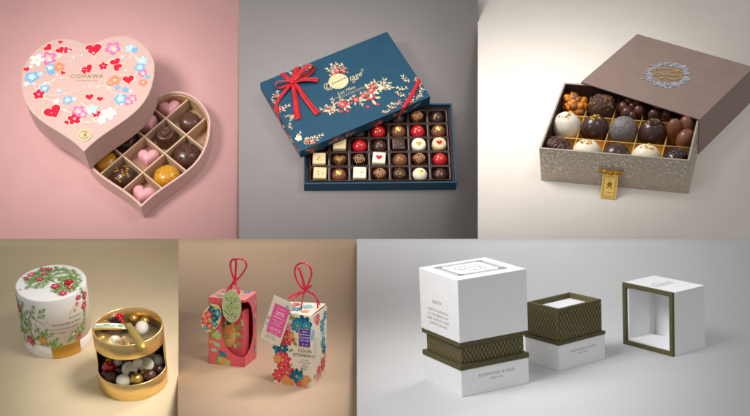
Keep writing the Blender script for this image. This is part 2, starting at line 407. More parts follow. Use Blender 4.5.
def choc_mesh(kind, r, h):
    mb = MB()
    if kind == 'heart':
        H = [(0.86, 0), (.96, .12), (1, .3), (.97, .52), (.87, .74), (.68, .9), (.4, .98), (.15, 1.0)]
        hp = heart_pts(); n = len(hp); vs = []
        for k, z in H: vs += [(x*r*k, (y-.12*(1-k))*r*k, z*h) for x, y in hp]
        fs = [[i*n+j, i*n+(j+1) % n, (i+1)*n+(j+1) % n, (i+1)*n+j] for i in range(len(H)-1) for j in range(n)]
        vs.append((0, 0, h)); c = len(vs)-1
        fs += [[(len(H)-1)*n+j, (len(H)-1)*n+(j+1) % n, c] for j in range(n)] + [list(range(n))[::-1]]
        mb.add(vs, fs, 0, True)
        top = lambda x, y: h*(1-0.38*min(1, (x*x+y*y)/(r*r))**1.5)
    elif kind == 'cube':
        s = r*.84
        bm = bmesh.new(); bmesh.ops.create_cube(bm, size=1)
        bmesh.ops.scale(bm, vec=(2*s, 2*s, h), verts=bm.verts); bmesh.ops.translate(bm, vec=(0, 0, h/2), verts=bm.verts)
        bmesh.ops.bevel(bm, geom=bm.edges[:], offset=s*.22, segments=3, affect='EDGES', profile=.6)
        bm.verts.ensure_lookup_table()
        mb.add([tuple(v.co) for v in bm.verts], [[v.index for v in f.verts] for f in bm.faces], 0, True); bm.free()
        top = lambda x, y: h
    elif kind == 'cylinder':
        mb.lathe([(0, 0), (r*.92, 0), (r, h*.08), (r*.97, h*.45), (r*.86, h*.52), (r*.88, h*.62), (r*.8, h*.9), (r*.66, h), (r*.56, h*.97), (0, h*.96)], 36)
        top = lambda x, y: h*.97
    elif kind == 'puck':
        mb.lathe([(0, 0), (r*.94, 0), (r, h*.1), (r, h*.72), (r*.95, h*.9), (r*.82, h), (0, h)], 36)
        top = lambda x, y: h
    elif kind == 'pebble':
        mb.lathe([(0, 0), (r*.7, 0), (r*.92, h*.15), (r, h*.4), (r*.93, h*.68), (r*.74, h*.9), (r*.4, h*.99), (0, h)], 32, sx=1.0, sy=.86)
        rough(mb, .06, .12, r)
        top = lambda x, y: h*(1-.4*(x*x+y*y)/(r*r))
    else:                                     # ball / dome
        prof = []
        for i in range(15):
            a = -math.pi/2*.62 + i/14*(math.pi/2*1.62)
            prof.append((max(0.0, r*math.cos(a)), math.sin(a)))
        z0 = prof[0][1]; prof = [(p[0], (p[1]-z0)/(1-z0)*h) for p in prof]; prof[-1] = (0, h)
        mb.lathe([(0, 0)] + prof, 36)
        top = lambda x, y: h*(1-.38*(1-math.sqrt(max(0, 1-(x*x+y*y)/(r*r)))))  if True else h
        zc = h*(-z0)/(1-z0)
        top = lambda x, y: zc + (h-zc)*math.sqrt(max(0.02, 1-(x*x+y*y)/(r*r)))
    return mb, top
def flakes(top, r, n, size, spread=.45, ox=0, oy=0):
    mb = MB()
    for i in range(n):
        a = rng.uniform(0, 6.28); d = r*spread*math.sqrt(rng.random()); x = ox + d*math.cos(a); y = oy + d*math.sin(a); z = top(x, y)
        k = size*rng.uniform(.6, 1.3); b = rng.uniform(0, 6.28)
        base = [(x+k*math.cos(b+t), y+k*.7*math.sin(b+t), z-k*.25+rng.uniform(0, k*.2)) for t in (0, 1.7, 3.2, 4.6)]
        ap = (x+rng.uniform(-.3, .3)*k, y+rng.uniform(-.3, .3)*k, z+k*rng.uniform(.35, .7))
        mb.add(base+[ap], [[0, 1, 4], [1, 2, 4], [2, 3, 4], [3, 0, 4]])
    return mb
def drizzle(top, r, n, wd, ang=.5):
    mb = MB(); ca, sa = math.cos(ang), math.sin(ang)
    for i in range(n):
        q = (i+.5)/n*2-1; x0 = q*r*.72; half = math.sqrt(max(.05, 1-q*q*.6))*r*.74; pts = []
        for k in range(9):
            yy = (k/8*2-1)*half; xx = x0 + .06*r*math.sin(k*1.7+i)
            x = xx*ca - yy*sa; y = xx*sa + yy*ca; pts.append((x, y, top(x, y)+wd*.1))
        mb.tube(pts, wd, 6)
    return mb
def chocolate(st, x, y, z, r, h, kind, m, label, group, deco=None, yaw=0.0, rgh=0.0, size=.9, name='chocolate', M=None):
    M = M if M is not None else place(st, x, y, z, yaw)
    mb, top = choc_mesh(kind, r, h)
    if rgh: rough(mb, rgh, .35, rng.random()*9)
    deco = deco or []
    if not deco:
        o = mb.build(name, CH[m], M=M); return tag(o, label, 'chocolate', group)
    t = thing(name, label, 'chocolate', M, group)
    mb.build('shell', CH[m], t)
    for d in deco:
        if d == 'flakes': flakes(top, r, 9, r*.14).build('gold_flakes', CH['leaf'], t)
        elif d == 'manyflakes': flakes(top, r, 26, r*.15, .75).build('gold_flakes', CH['leaf'], t)
        elif d == 'crumbs': flakes(top, r, 60, r*.13, .92).build('nut_crumbs', CH['praline'], t)
        elif d == 'cocoacrumbs': flakes(top, r, 30, r*.13, .7).build('crumbs', CH['cocoa'], t)
        elif d == 'goldheart':
            a = Art(lambda u, v, q: (u, v, top(u, v)+q), .25); a.heart(0, -.05*r, r*.42, CH['leaf']); a.build('gold_heart', t)
        elif d == 'redheart':
            a = Art(lambda u, v, q: (u, v, top(u, v)+q), .25); a.heart(0, 0, r*.44, CH['red']); a.build('red_heart', t)
        elif d == 'ridgeheart':
            hm, _ = choc_mesh('heart', r*.55, h*.2); hm.v = [(a, b, c+h*.9) for a, b, c in hm.v]; hm.build('raised_heart', CH[m], t)
        elif d == 'drizzle': drizzle(top, r, 5, r*.07).build('drizzle', CH['drz'], t)
        elif d == 'darkdrizzle': drizzle(top, r, 6, r*.075, .9).build('drizzle', CH['drzdark'], t)
        elif d == 'milkdrizzle': drizzle(top, r, 7, r*.06, -.4).build('drizzle', CH['mid'], t)
        elif d == 'swirl':
            pts = [(r*.5*(1-q/26)*math.cos(q*.6), r*.5*(1-q/26)*math.sin(q*.6)) for q in range(26)]
            mm = MB(); mm.tube([(a, b, top(a, b)+.15) for a, b in pts], r*.08, 6); mm.build('swirl', CH[m], t)
        elif d == 'topflakes': flakes(top, r, 22, r*.12, .42, 0, r*.12).build('gold_flakes', CH['leaf'], t)
        elif d == 'crown':
            flakes(top, r, 16, r*.14, .36, 0, r*.12).build('gold_flakes', CH['leaf'], t)
    return t
def nut_cluster(st, x, y, z, spots, m, label, group, name='chocolate_cluster', M=None, piece='nut'):
    t = thing(name, label, 'chocolate', M if M is not None else place(st, x, y, z), group)
    for px, py, pz, rx, ry, rz in spots:
        mb = MB(); mb.lathe([(0, -1), (.5, -.87), (.87, -.5), (1, 0), (.87, .5), (.5, .87), (0, 1)], 20)
        a = rng.uniform(0, 3.1); ca, sa = math.cos(a), math.sin(a)
        mb.v = [(px + rx*u*ca - ry*v*sa, py + rx*u*sa + ry*v*ca, pz + rz*q) for u, v, q in mb.v]
        mb.build(piece, CH[m if isinstance(m, str) else m[rng.randrange(len(m))]], t)
    return t

# ------------------------------------------------------------------ 1. heart box on the pink board
def bez(p, N):
    out = []
    for i in range(N):
        t = i/(N-1); out.append(tuple((1-t)**3*a + 3*t*(1-t)**2*b + 3*t*t*(1-t)*c + t**3*d for a, b, c, d in zip(*p)))
    return out
def heart_outline(a=64.5, b=92.74, L=134.0, n=122.0, cx=28.34, k1=.401, k2=.627, k3=.413, k4=.487, N=14):
    h = bez([(0, 0), (a*k1, b*.9*k1), (a, b-k2*b), (a, b)], N)
    h += bez([(a, b), (a, b+k3*(L-b)), (cx+.55*(a-cx), L), (cx, L)], N)[1:]
    h += bez([(cx, L), (cx-k4*cx, L), (cx*.12, n+.25*(L-n)), (0, n)], N)[1:]
    return h + [(-x, y) for x, y in h[-2:0:-1]]
HEART = heart_outline()
blush = mat('blush card', (212, 177, 166), .55, var=.02, vscale=20, bump=.06, bscale=220)
blush2 = mat('blush card inside', (204, 172, 142), .6, var=.03, vscale=20, bump=.06, bscale=220)
goldfoil = mat('gold foil', (196, 160, 96), .34, .7, var=.1, vscale=90)
tray = thing('heart_box', 'open blush heart shaped tray holding chocolates in square cells', 'box', place('pink', 35.0, -114.33, 0, .042))
outer = inset(HEART, .9); inn = inset(HEART, 3.0)
mb = MB(); mb.ring(outer, inn, 0, 20.9, smooth=False); mb.build('side_wall', blush, tray, bevel=.35)
mb = MB(); mb.prism(inset(HEART, 2.9), .3, 1.6); mb.build('floor', mat('tan card floor', (172, 136, 108), .6, var=.05), tray)
lip_o = inset(HEART, 3.05); lip_i = inset(HEART, 4.3)
mb = MB(); mb.ring(lip_o, lip_i, 1.7, 18.2); mb.build('inner_collar', mat('collar card', (196, 160, 118), .5, var=.04), tray, bevel=.25)
def inside(p, poly):
    c = False; n = len(poly); x, y = p
    for i in range(n):
        x1, y1 = poly[i]; x2, y2 = poly[i-1]
        if (y1 > y) != (y2 > y) and x < (x2-x1)*(y-y1)/(y2-y1)+x1: c = not c
    return c
clip = inset(HEART, 4.1); J = Vector((18.8, 104.5)); gs = 28.9; ga = .798
e1 = Vector((math.cos(ga), math.sin(ga))); e2 = Vector((-e1.y, e1.x))
for direction, other, hgt in ((e1, e2, 16.4), (e2, e1, 16.0)):
    for k in range(-5, 6):
        base = J + other*gs*k; run = [q for q in range(-200, 201) if inside(tuple(base + direction*q), clip)]
        if len(run) < 46: continue
        a = base + direction*run[0]; b = base + direction*run[-1]; nn = other*.85
        mb = MB(); mb.prism([tuple(a-nn), tuple(b-nn), tuple(b+nn), tuple(a+nn)], 1.7, hgt); mb.build('divider', blush2, tray, bevel=.3)
gp = 'chocolates in the heart box'
c, s_ = math.cos(.042), math.sin(.042)
def hc(x, y, r, h, kind, m, label, **kw):
    chocolate('pink', 35.0 + c*x - s_*y, -114.33 + s_*x + c*y, 1.7, r*1.15, h*1.15, kind, m, label, gp, **kw)
hc(21.5, 118.5, 10.6, 13, 'heart', 'pink', 'pink chocolate heart in the top cell of the heart tray', yaw=.2)
hc(0.5, 102.0, 10.2, 13, 'heart', 'pink', 'pink chocolate heart half under the heart shaped lid', yaw=.5)
hc(41.5, 103.0, 10.6, 13.5, 'pebble', 'mid', 'smooth dark oval chocolate in the rightmost cell of the heart tray', yaw=-.6)
hc(18.6, 87.0, 9.2, 13.5, 'cylinder', 'mid', 'dark moulded round chocolate with a raised heart on top, heart tray', deco=['ridgeheart'])
hc(-18.0, 80.5, 10.6, 12, 'heart', 'dark', 'dark chocolate heart beside the edge of the heart lid', yaw=.6)
hc(2.5, 62.5, 10.2, 13, 'heart', 'pink', 'pink chocolate heart in the centre of the heart tray', yaw=0)
hc(39.5, 65.5, 11.4, 13.5, 'dome', 'mid', 'dark chocolate with crumbly top by the right edge of the heart tray', deco=['cocoacrumbs'])
hc(-38.5, 60.0, 10.4, 12.5, 'pebble', 'amber', 'amber glazed chocolate partly under the lid at the left of the heart tray', yaw=.9)
hc(-20.5, 42.0, 10.4, 15, 'dome', 'dark', 'tall dark chocolate topped with gold flakes in the heart tray', deco=['manyflakes'])
hc(21.5, 41.0, 11.6, 14.5, 'pebble', 'amber', 'large amber glazed chocolate in the lower right of the heart tray', yaw=.3)
hc(-0.6, 20.5, 10.8, 13.5, 'heart', 'pink', 'pink chocolate heart in the front cell at the tip of the heart tray', yaw=-.25)

lid = thing('printed_lid', 'blush heart shaped lid printed with hearts and blossoms, resting on the tray', 'lid', place('pink', -17.33, -71.12, 21.0, .065))
mb = MB(); n = len(HEART); HI = inset(HEART, 1.6)
mb.prism(HEART, 0, 32, cap0=False); mb.prism(HI[::-1], 0, 30.2, cap0=False)
mb.add([(x, y, 0) for x, y in HEART] + [(x, y, 0) for x, y in HI], [[i, (i+1) % n, n+(i+1) % n, n+i] for i in range(n)])
mb.build('cover', blush, lid, bevel=.7, segs=3, ang=45)
pr = dict(red=mat('print red', (222, 24, 58), .5, var=.08, vscale=60), red2=mat('print dark red', (186, 14, 48), .5, var=.08, vscale=60), pink=mat('print pink', (240, 120, 168), .5, var=.14, vscale=90),
 ppale=mat('print pale pink', (246, 176, 200), .5, var=.1, vscale=90), blue=mat('print blue', (120, 182, 232), .5, var=.12, vscale=80), lblue=mat('print pale blue', (186, 218, 240), .5, var=.08, vscale=80),
 white=mat('print white', (247, 240, 234), .5, var=.03), orange=mat('print coral', (240, 146, 112), .5, var=.12, vscale=80), cream=mat('print cream', (250, 226, 190), .5, var=.03),
 vine=mat('print vine', (246, 220, 206), .5, var=0), yellow=mat('print yellow', (240, 214, 110), .5, var=.1))
art = Art(lambda u, v, h: (u, v, 32 + h), .12); art.k = .95
for P in ([(-50, 109), (-40, 118), (-22, 112), (-8, 112)], [(-54, 90), (-48, 72), (-30, 66), (-8, 70), (-2, 74)], [(-46, 66), (-34, 60), (-18, 58), (-8, 62)],
          [(23, 118), (40, 112), (48, 100), (46, 84), (38, 68)], [(-29, 55), (-18, 46), (0, 44), (14, 36), (22, 40)], [(14, 98), (26, 106), (40, 105)], [(-5, 55), (4, 48), (12, 40)],
          [(22, 40), (30, 50), (33, 58), (22, 68), (10, 72)], [(-59, 81), (-50, 80), (-41, 78)], [(-38, 78), (-34, 84), (-28, 86)], [(16, 34), (4, 32), (-6, 36)], [(24, 70), (14, 75), (2, 72)]):
    art.line(P, .9, pr['vine'], True)
    for q in range(3):
        a, b = P[q], P[q+1] if q+1 < len(P) else P[-1]
        art.leaf((a[0]+b[0])/2, (a[1]+b[1])/2, 4.5, rng.uniform(0, 6.28), pr['vine'])
def halo_heart(u, v, r, ang, k=None):
    art.heart(u, v, r*1.13, pr['cream'], ang); art.heart(u, v, r, pr[k or 'red'], ang)
for u, v, r, a in ((4, 118.5, 9.2, .1), (-40.5, 123.5, 5.2, .9), (-22, 119, 5.2, -.5), (-28.5, 119.5, 5, .6), (-29, 129.5, 2.8, -.1), (-1, 95, 6.4, .5), (-60, 98.5, 3.6, .3), (-24.6, 92, 3, -.4),
                   (2.4, 61.8, 4.6, .1), (12.6, 58.8, 3.6, -.2), (26, 101.5, 6, .4), (28, 95.5, 5.4, -2.2), (39.2, 80, 6.4, .1), (-31.7, 47, 9.6, .5), (-17, 34, 3.6, .2), (-4, 92.5, 3.6, 2.2)):
    halo_heart(u, v, r, a)
for u, v, r in ((14.3, 97.6, 5), (-46.3, 68, 6.3), (-10.5, 37.6, 7.4), (9.8, 42, 4.8)):
    art.flower(u, v, r*1.12, pr['cream'], rot=.4, petals=5); art.flower(u, v, r, pr['red'], pr['ppale'], rot=.4, petals=5, depth=.45)
for u, v, r in ((-39.6, 110.6, 8.6), (22.9, 118.6, 8.6), (52.8, 86.6, 5), (39.8, 54.6, 5.4), (-7.4, 46, 7), (43.5, 57.5, 5), (-3, 42, 4.6)):
    art.flower(u, v, r, pr['pink'], pr['yellow'], mid=pr['ppale'], depth=.5); art.disc(u+r*.2, v-r*.3, r*.18, pr['white'])
for u, v, r, k in ((-54.5, 89, 7.4, 'blue'), (-36.7, 98.8, 5.6, 'blue'), (-36, 94, 4, 'blue'), (-41.2, 74.5, 5.2, 'blue'), (-18.3, 59.5, 5.4, 'blue'), (39.9, 117, 5.6, 'lblue'), (44, 115, 3.6, 'blue'), (52.5, 101.6, 5.6, 'lblue'), (50, 93.6, 5.8, 'blue'), (57.6, 82, 2.8, 'blue'),
                   (36.6, 68, 3.4, 'blue'), (28.8, 71, 3, 'blue'), (32.3, 57.6, 7, 'blue'), (42.2, 65.5, 2.4, 'lblue'), (5.6, 47, 6.4, 'lblue'), (-27, 71.3, 3, 'lblue'), (-12, 60, 2.6, 'lblue'), (-46, 92, 3, 'lblue'), (-20, 118, 2, 'lblue')):
    art.flower(u, v, r, pr[k], pr['white'] if r > 4 else None, mid=pr['lblue'] if k == 'blue' and r > 4 else None, depth=.5)
for u, v, r in ((-50.7, 109, 8), (21.5, 41, 8), (15.4, 34, 5), (-29.3, 58.5, 3), (-59, 80.7, 3), (-40.9, 80.5, 2.2), (-56, 101, 2.4)):
    art.flower(u, v, r, pr['white'], pr['yellow'] if r > 4.5 else None, depth=.55)
for u, v, r in ((-28.7, 99.5, 6), (26, 80, 6.4), (22, 77, 4), (53.5, 75.4, 4.6)):
    art.flower(u, v, r, pr['orange'], pr['cream'], depth=.3)
for i in range(34):
    a = rng.uniform(0, 6.28); q = rng.uniform(.55, .86); u, v = 58*q*math.cos(a), 78 + 52*q*math.sin(a)
    if inside((u*1.15, (v-70)*1.1+70), HEART): art.disc(u, v, rng.uniform(.5, 1.1), pr['white'])
art.build('floral_print', lid)
art = Art(lambda u, v, h: (u, v, 32 + h), .16)
art.text('COIPAWA', -1.2, 86.2, 6.4, goldfoil, -.06, space=1.12); art.text('BY CHOCOLATIER', -0.8, 81.2, 2.2, goldfoil, -.06, space=1.1)
art.build('lettering', lid)
mb = MB(); mb.prism([(6.9*math.cos(6.2832*i/44) - .1, 6.9*math.sin(6.2832*i/44) + 18) for i in range(44)], 32.1, 32.9)
seal = mb.build('gold_seal', mat('pale gold seal', (226, 204, 160), .5, .12, var=.08, vscale=60), lid, bevel=.25)
art = Art(lambda u, v, h: (u - .1, v + 18, 32.9 + h), .1)
dk = mat('seal ink', (120, 88, 44), .5, var=0)
art.text('&', 0, 0, 6.4, dk, .1, shear=.3)
for i in range(22):
    a = 6.28*i/22; art.disc(4.9*math.cos(a), 4.9*math.sin(a), .35, dk)
art.line([(-3.6, -2.6), (-1.2, -3.4), (1.4, -3.3), (3.4, -2.4)], .5, dk); art.line([(-3.4, 2.8), (-1, 3.6), (1.4, 3.4), (3.2, 2.6)], .5, dk)
art.build('seal_mark', seal)

# ------------------------------------------------------------------ 2. blue gift box on the grey board
teal = mat('teal card', (30, 76, 100), .38, var=.05, vscale=8, bump=.08, bscale=200)
tealdk = mat('teal card inside', (24, 58, 74), .5, var=.05, vscale=20)
plast = mat('brown plastic insert', (58, 38, 33), .3, var=.08, vscale=40, coat=.2)
TX, TY, TW, TD, TH, TYAW = -48.95, -86.62, 147.14, 93.45, 12.95, .06
def open_box(mb, w, d, h, t, floor=1.0):
    mb.ring([(0, 0), (w, 0), (w, d), (0, d)], [(t, t), (w-t, t), (w-t, d-t), (t, d-t)], 0, h)
    mb.box(t-.1, w-t+.1, t-.1, d-t+.1, .2, floor)
bluebox = thing('gift_box', 'open teal blue box of chocolates in a brown plastic insert', 'box', place('grey', TX, TY, 0, TYAW))
mb = MB(); open_box(mb, TW, TD, TH, 1.6); mb.build('side_wall', teal, bluebox, bevel=.3)
ncol, nrow = 7, 5
x0, x1, y0, y1 = 1.8, TW-1.8, 1.8, TD-1.8
mg = 3.4; cw = (x1-x0-2*mg)/ncol; cd = (y1-y0-2*mg)/nrow
def rrect(ax, bx, ay, by, r, n=4):
    out = []
    for cx_, cy_, a0 in ((bx-r, by-r, 0), (ax+r, by-r, 90), (ax+r, ay+r, 180), (bx-r, ay+r, 270)):
        for i in range(n+1):
            a = R_(a0 + 90*i/n); out.append((cx_ + r*math.cos(a), cy_ + r*math.sin(a)))
    return out
# vacuum-formed insert: a top sheet whose cells sink to a floor
mb = MB()
mb.ring([(x0, y0), (x1, y0), (x1, y1), (x0, y1)], [(x0+mg-1, y0+mg-1), (x1-mg+1, y0+mg-1), (x1-mg+1, y1-mg+1), (x0+mg-1, y1-mg+1)], 1.2, 9.6)
for i in range(ncol):
    for j in range(nrow):
        ax, ay = x0+mg+i*cw, y0+mg+j*cd
        o = rrect(ax, ax+cw, ay, ay+cd, .05); p = rrect(ax+1.15, ax+cw-1.15, ay+1.15, ay+cd-1.15, 2.2); q = rrect(ax+2.6, ax+cw-2.6, ay+2.6, ay+cd-2.6, 2.4)
        n = len(o); vs = [(x, y, 9.6) for x, y in o] + [(x, y, 9.4) for x, y in p] + [(x, y, 1.4) for x, y in q]
        mb.add(vs, [[a, (a+1) % n, n+(a+1) % n, n+a] for a in range(n)] + [[n+a, n+(a+1) % n, 2*n+(a+1) % n, 2*n+a] for a in range(n)], 0, False)
        mb.add(vs[2*n:], [list(range(n))], 0, False)
mb.build('insert', plast, bluebox)
c2, s2 = math.cos(TYAW), math.sin(TYAW)
gp = 'chocolates in the blue gift box'
rows = ['front row', 'second row', 'middle row', 'fourth row', 'back row']
cols = ['leftmost', 'second from left', 'third from left', 'centre', 'third from right', 'second from right', 'rightmost']
K = { # kind, material, height, decorations, words
 (0,0): ('cube', 'cream', 11.5, ['flakes'], 'pale cube praline'), (1,0): ('ball', 'milk', 12, ['goldheart'], 'milk chocolate ball with gold heart'), (2,0): ('cube', 'white', 11.5, ['flakes'], 'white cube praline'),
 (3,0): ('heart', 'milk', 11, ['drizzle'], 'caramel drizzled milk heart'), (4,0): ('ball', 'dark', 11.5, ['manyflakes'], 'dark ball covered in gold flakes'), (5,0): ('ball', 'white', 11.5, ['goldheart'], 'round white praline'), (6,0): ('ball', 'dark', 11, ['flakes'], 'dark ball with gold fleck'),
 (0,1): ('cube', 'cream', 12, ['flakes'], 'cream cube with gold leaf'), (1,1): ('heart', 'bronze', 10.5, ['flakes'], 'bronze dusted heart'), (2,1): ('heart', 'dark', 11, ['drizzle'], 'striped dark heart'), (3,1): ('cube', 'white', 11.5, ['redheart'], 'white cube with red heart'),
 (4,1): ('ball', 'milk', 12, ['flakes'], 'milk chocolate ball with gold fleck'), (5,1): ('heart', 'milk', 11.5, ['drizzle'], 'light drizzled heart'), (6,1): ('ball', 'red', 12, ['flakes'], 'red glazed ball'),
 (0,2): ('ball', 'dark', 11, ['flakes'], 'dark ball half under the lid'), (1,2): ('cube', 'cream', 12, ['flakes'], 'cream cube with gold leaf'), (2,2): ('ball', 'red', 11.5, ['flakes'], 'red glazed ball'), (3,2): ('ball', 'dark', 11, ['flakes'], 'dark ball with gold fleck'),
 (4,2): ('cube', 'dark', 10, ['flakes'], 'dark square with gold fleck'), (5,2): ('puck', 'white', 11, ['goldheart'], 'round white praline'), (6,2): ('puck', 'cream', 11.5, ['redheart'], 'round white praline with red heart'),
 (2,3): ('ball', 'dark', 10, ['flakes'], 'dark ball half under the lid'), (3,3): ('ball', 'red', 12, ['flakes'], 'red glazed ball beside the lid'), (4,3): ('ball', 'milk', 12, ['goldheart'], 'milk chocolate ball with gold heart'), (5,3): ('ball', 'red', 12, ['flakes'], 'red glazed ball'), (6,3): ('ball', 'milk', 12, ['goldheart'], 'milk chocolate ball with gold heart'),
 (5,4): ('heart', 'bronze', 12, ['drizzle'], 'drizzled bronze heart'), (6,4): ('ball', 'dark', 11.5, ['flakes'], 'dark ball with gold fleck'),
 (4,4): ('ball', 'dark', 10.5, [], 'plain dark ball under the lid corner'),
}
for (i, j), (kind, m, h, deco, wds) in K.items():
    x = x0+mg+(i+.5)*cw + rng.uniform(-.6, .6); y = y0+mg+(j+.5)*cd + rng.uniform(-.4, .4)
    chocolate('grey', TX + c2*x - s2*y, TY + s2*x + c2*y, 1.5, 7.2 if kind != 'cube' else 7.6, h*.95, kind, m, '%s, %s in %s, blue box' % (wds, cols[i] if j < 3 else ['', '', 'fifth from right', 'fourth from right'][i] if i < 4 else cols[i], rows[j]), gp, deco=deco, yaw=TYAW + rng.uniform(-.12, .12))

LX, LY, LW, LD, LH, LYAW = -53.8, -57.16, 143.12, 91.42, 11.67, .52
blid = thing('ribboned_lid', 'teal blue lid with red ribbon bow and floral print leaning across the box', 'lid', place('grey', LX, LY, TH+.15, LYAW))
mb = MB(); t = 1.4
mb.prism([(0, 0), (LW, 0), (LW, LD), (0, LD)], 0, LH, cap0=False)
mb.prism([(t, t), (t, LD-t), (LW-t, LD-t), (LW-t, t)], 0, LH-t, cap0=False)
mb.add([(0, 0, 0), (LW, 0, 0), (LW, LD, 0), (0, LD, 0), (t, t, 0), (LW-t, t, 0), (LW-t, LD-t, 0), (t, LD-t, 0)], [[0, 1, 5, 4], [1, 2, 6, 5], [2, 3, 7, 6], [3, 0, 4, 7]])
mb.build('cover', teal, blid, bevel=.5, segs=3)
rib = mat('red satin ribbon', (204, 20, 34), .3, var=.12, vscale=26, bump=.1, bscale=60, sheen=.2)
pf = dict(coral=mat('print coral red', (214, 58, 64), .5, var=.15, vscale=90), rose=mat('print rose', (232, 112, 112), .5, var=.1, vscale=90), gold=mat('print pale gold', (226, 206, 158), .45, .2, var=.08, vscale=90),
          sage=mat('print sage', (150, 164, 138), .5, var=.1, vscale=90), ivory=mat('print ivory', (240, 230, 204), .5, var=.04), dkgreen=mat('print dark green', (70, 100, 96), .5, var=.1))
def bloom_cluster(art, u, v, r, n=6):
    for i in range(n):
        a = rng.uniform(0, 6.28); art.leaf(u + r*.5*math.cos(a), v + r*.5*math.sin(a), r*rng.uniform(.5, .85), a + rng.uniform(-.4, .4), pf[rng.choice(['gold', 'sage', 'ivory', 'gold', 'dkgreen'])], .45)
    art.flower(u, v, r*.62, pf['coral'], pf['gold'], mid=pf['rose'], depth=.55)
def sprig(art, u, v, L, ang, n=5):
    art.spray(u, v, L, ang, [pf['gold'], pf['ivory'], pf['sage']], pf['gold'], n, .38)
    ca, sa = math.cos(ang), math.sin(ang)
    art.disc(u + ca*L*.7 - sa*2, v + sa*L*.7 + ca*2, .7, pf['rose'])
art = Art(lambda u, v, h: (u, v, LH + h), .1)
art.clip = lambda u, v: .4 < u < LW-.4 and .4 < v < LD-.4 and not (58 < u < 90 and 36.6 < v < 48)
# garland below the label, rising to the right
for k in range(17):
    q = k/16; u = 46 + 62*q; v = 27 + 7*math.sin(q*3.0) + 3*math.sin(q*9)
    sprig(art, u, v, rng.uniform(6, 10), rng.uniform(0, 6.28), 4)
for u, v, r in ((61, 31, 7.5), (57, 35, 4.5), (75.5, 30, 6), (90, 26.5, 8.4), (94, 33.5, 7.5), (97.5, 36.5, 5.4), (84, 31, 5), (67, 29, 4)): bloom_cluster(art, u, v, r)
for u, v in ((46.2, 33.2), (49.6, 28.7), (56.4, 23.8), (62.2, 21.3), (92, 15.2), (82, 17)): art.disc(u, v, 1.7, pf['coral'])
for a in (.1, .5, -.3): sprig(art, 100, 31, 13, a, 6)
for a in (2.6, 3.2, 3.7): sprig(art, 54, 31, 9, a, 5)
# bouquet above the label
for a in (.7, 1.2, 1.7, 2.3): sprig(art, 74, 68, 10, a, 5)
for u, v, r in ((70, 68, 4.5), (75, 69.5, 5.5), (80.5, 66, 4.5), (77, 73, 3), (83, 70, 2.6)): bloom_cluster(art, u, v, r, 4)
# corners and left edge
for u, v, L, a in ((46, 87, 8, 1.6), (47, 84, 7, .4), (33, 87, 7, 1.9), (38, 82, 7, 2.4), (7.7, 66, 8, 1.2), (5, 60, 7, 2.0), (4.5, 50, 9, .4), (4, 44, 8, -.6), (6, 36, 8, .6), (3.5, 26, 7, 1.4), (3, 12, 9, .9), (7, 8, 8, .2), (12, 2.5, 9, .7), (18, 4, 9, .4),
                  (133, 24, 10, 1.9), (128, 18, 10, 2.6), (121, 11, 9, 2.2), (114, 6, 9, 2.8), (107, 3, 8, 2.5), (138, 12, 8, .9), (134, 7, 8, .5), (128, 3, 7, .3), (139, 20, 6, 1.3), (100, 2.5, 7, 2.9)):
    sprig(art, u, v, L, a, 5)
for u, v, r in ((50, 91-4, 3.4), (7, 69, 3.6), (4, 53, 4), (11, 7, 4), (122, 3.8, 4.4), (129, 10, 3.6), (112, 8, 3.2), (16, 2.6, 3)): bloom_cluster(art, u, v, r, 5)
art.flower(5, 14, 3.6, pf['ivory'], pf['gold'])
art.build('floral_print', blid)
art = Art(lambda u, v, h: (u, -h, v), .1)
art.clip = lambda u, v: .2 < u < LW-.2 and .3 < v < LH-.3
for u, v, L, a in ((10, 6, 6, 2.2), (36, 4, 5, 2.8), (49, 2, 7, 1.1), (52, 3, 6, .4), (84, 3, 5, .8), (118, 3, 7, 2.6), (124, 5, 7, .3), (105, 3, 6, 2)): sprig(art, u, v, L, a, 4)
art.flower(38, 6.6, 3.2, pf['coral'], mid=pf['rose']); art.flower(45.5, 3.8, 2, pf['coral']); art.flower(12, 5.6, 2.6, pf['coral']); art.flower(12.6, 1.9, 2.6, pf['coral'], mid=pf['rose']); art.flower(87, 3.4, 3.2, pf['coral'], mid=pf['rose']); art.flower(82.5, 1.8, 1.6, pf['rose'])
art.build('floral_print', blid)
art = Art(lambda u, v, h: (-h, u, v), .1)
art.clip = lambda u, v: .2 < u < LD-.2 and .3 < v < LH-.3
for u in (4, 10, 18, 26, 36, 47, 58): sprig(art, u, 4, 7, rng.uniform(.6, 2.4), 4); art.flower(u+2, 5, 2.2, pf['coral'] if int(u) % 3 else pf['ivory'])
art.build('floral_print', blid)
# oval label and script
mb = MB(); mb.prism([(70.2 + 10*math.cos(6.2832*i/48), 57.4 + 9.2*math.sin(6.2832*i/48)) for i in range(48)], LH+.15, LH+.7)
lab = mb.build('label', mat('cream label', (238, 222, 172), .5, var=.04, vscale=40), blid, bevel=.15)
art = Art(lambda u, v, h: (70.2 + u, 57.4 + v, LH + .7 + h), .08); ink = mat('dark ink', (62, 52, 44), .5, var=0); softink = mat('soft ink', (150, 134, 100), .5, var=0)
art.text('Sweetie', 0, .4, 5.2, ink, .06, shear=.35); art.text('FINE CONFECTIONS', 0, 4.4, 1.6, softink, 0); art.text('SINCE 1926', 0, -4.2, 1.7, softink, 0)
for r_ in (8.6,): art.line([(r_*math.cos(6.29*i/24), .92*r_*math.sin(6.29*i/24)) for i in range(25)], .25, softink)
art.build('lettering', lab)
art = Art(lambda u, v, h: (u, v, LH + h), .15)
art.line([(61.4, 60), (57.5, 60.8), (54.6, 57.6), (55.4, 53.6), (59, 52.2), (62, 53.8)], .7, pf['gold'])
art.text('C', 57.6, 56.4, 8.5, pf['gold'], .1, shear=.4); art.text('tage', 87.5, 55.6, 8.6, pf['gold'], .04, shear=.45)
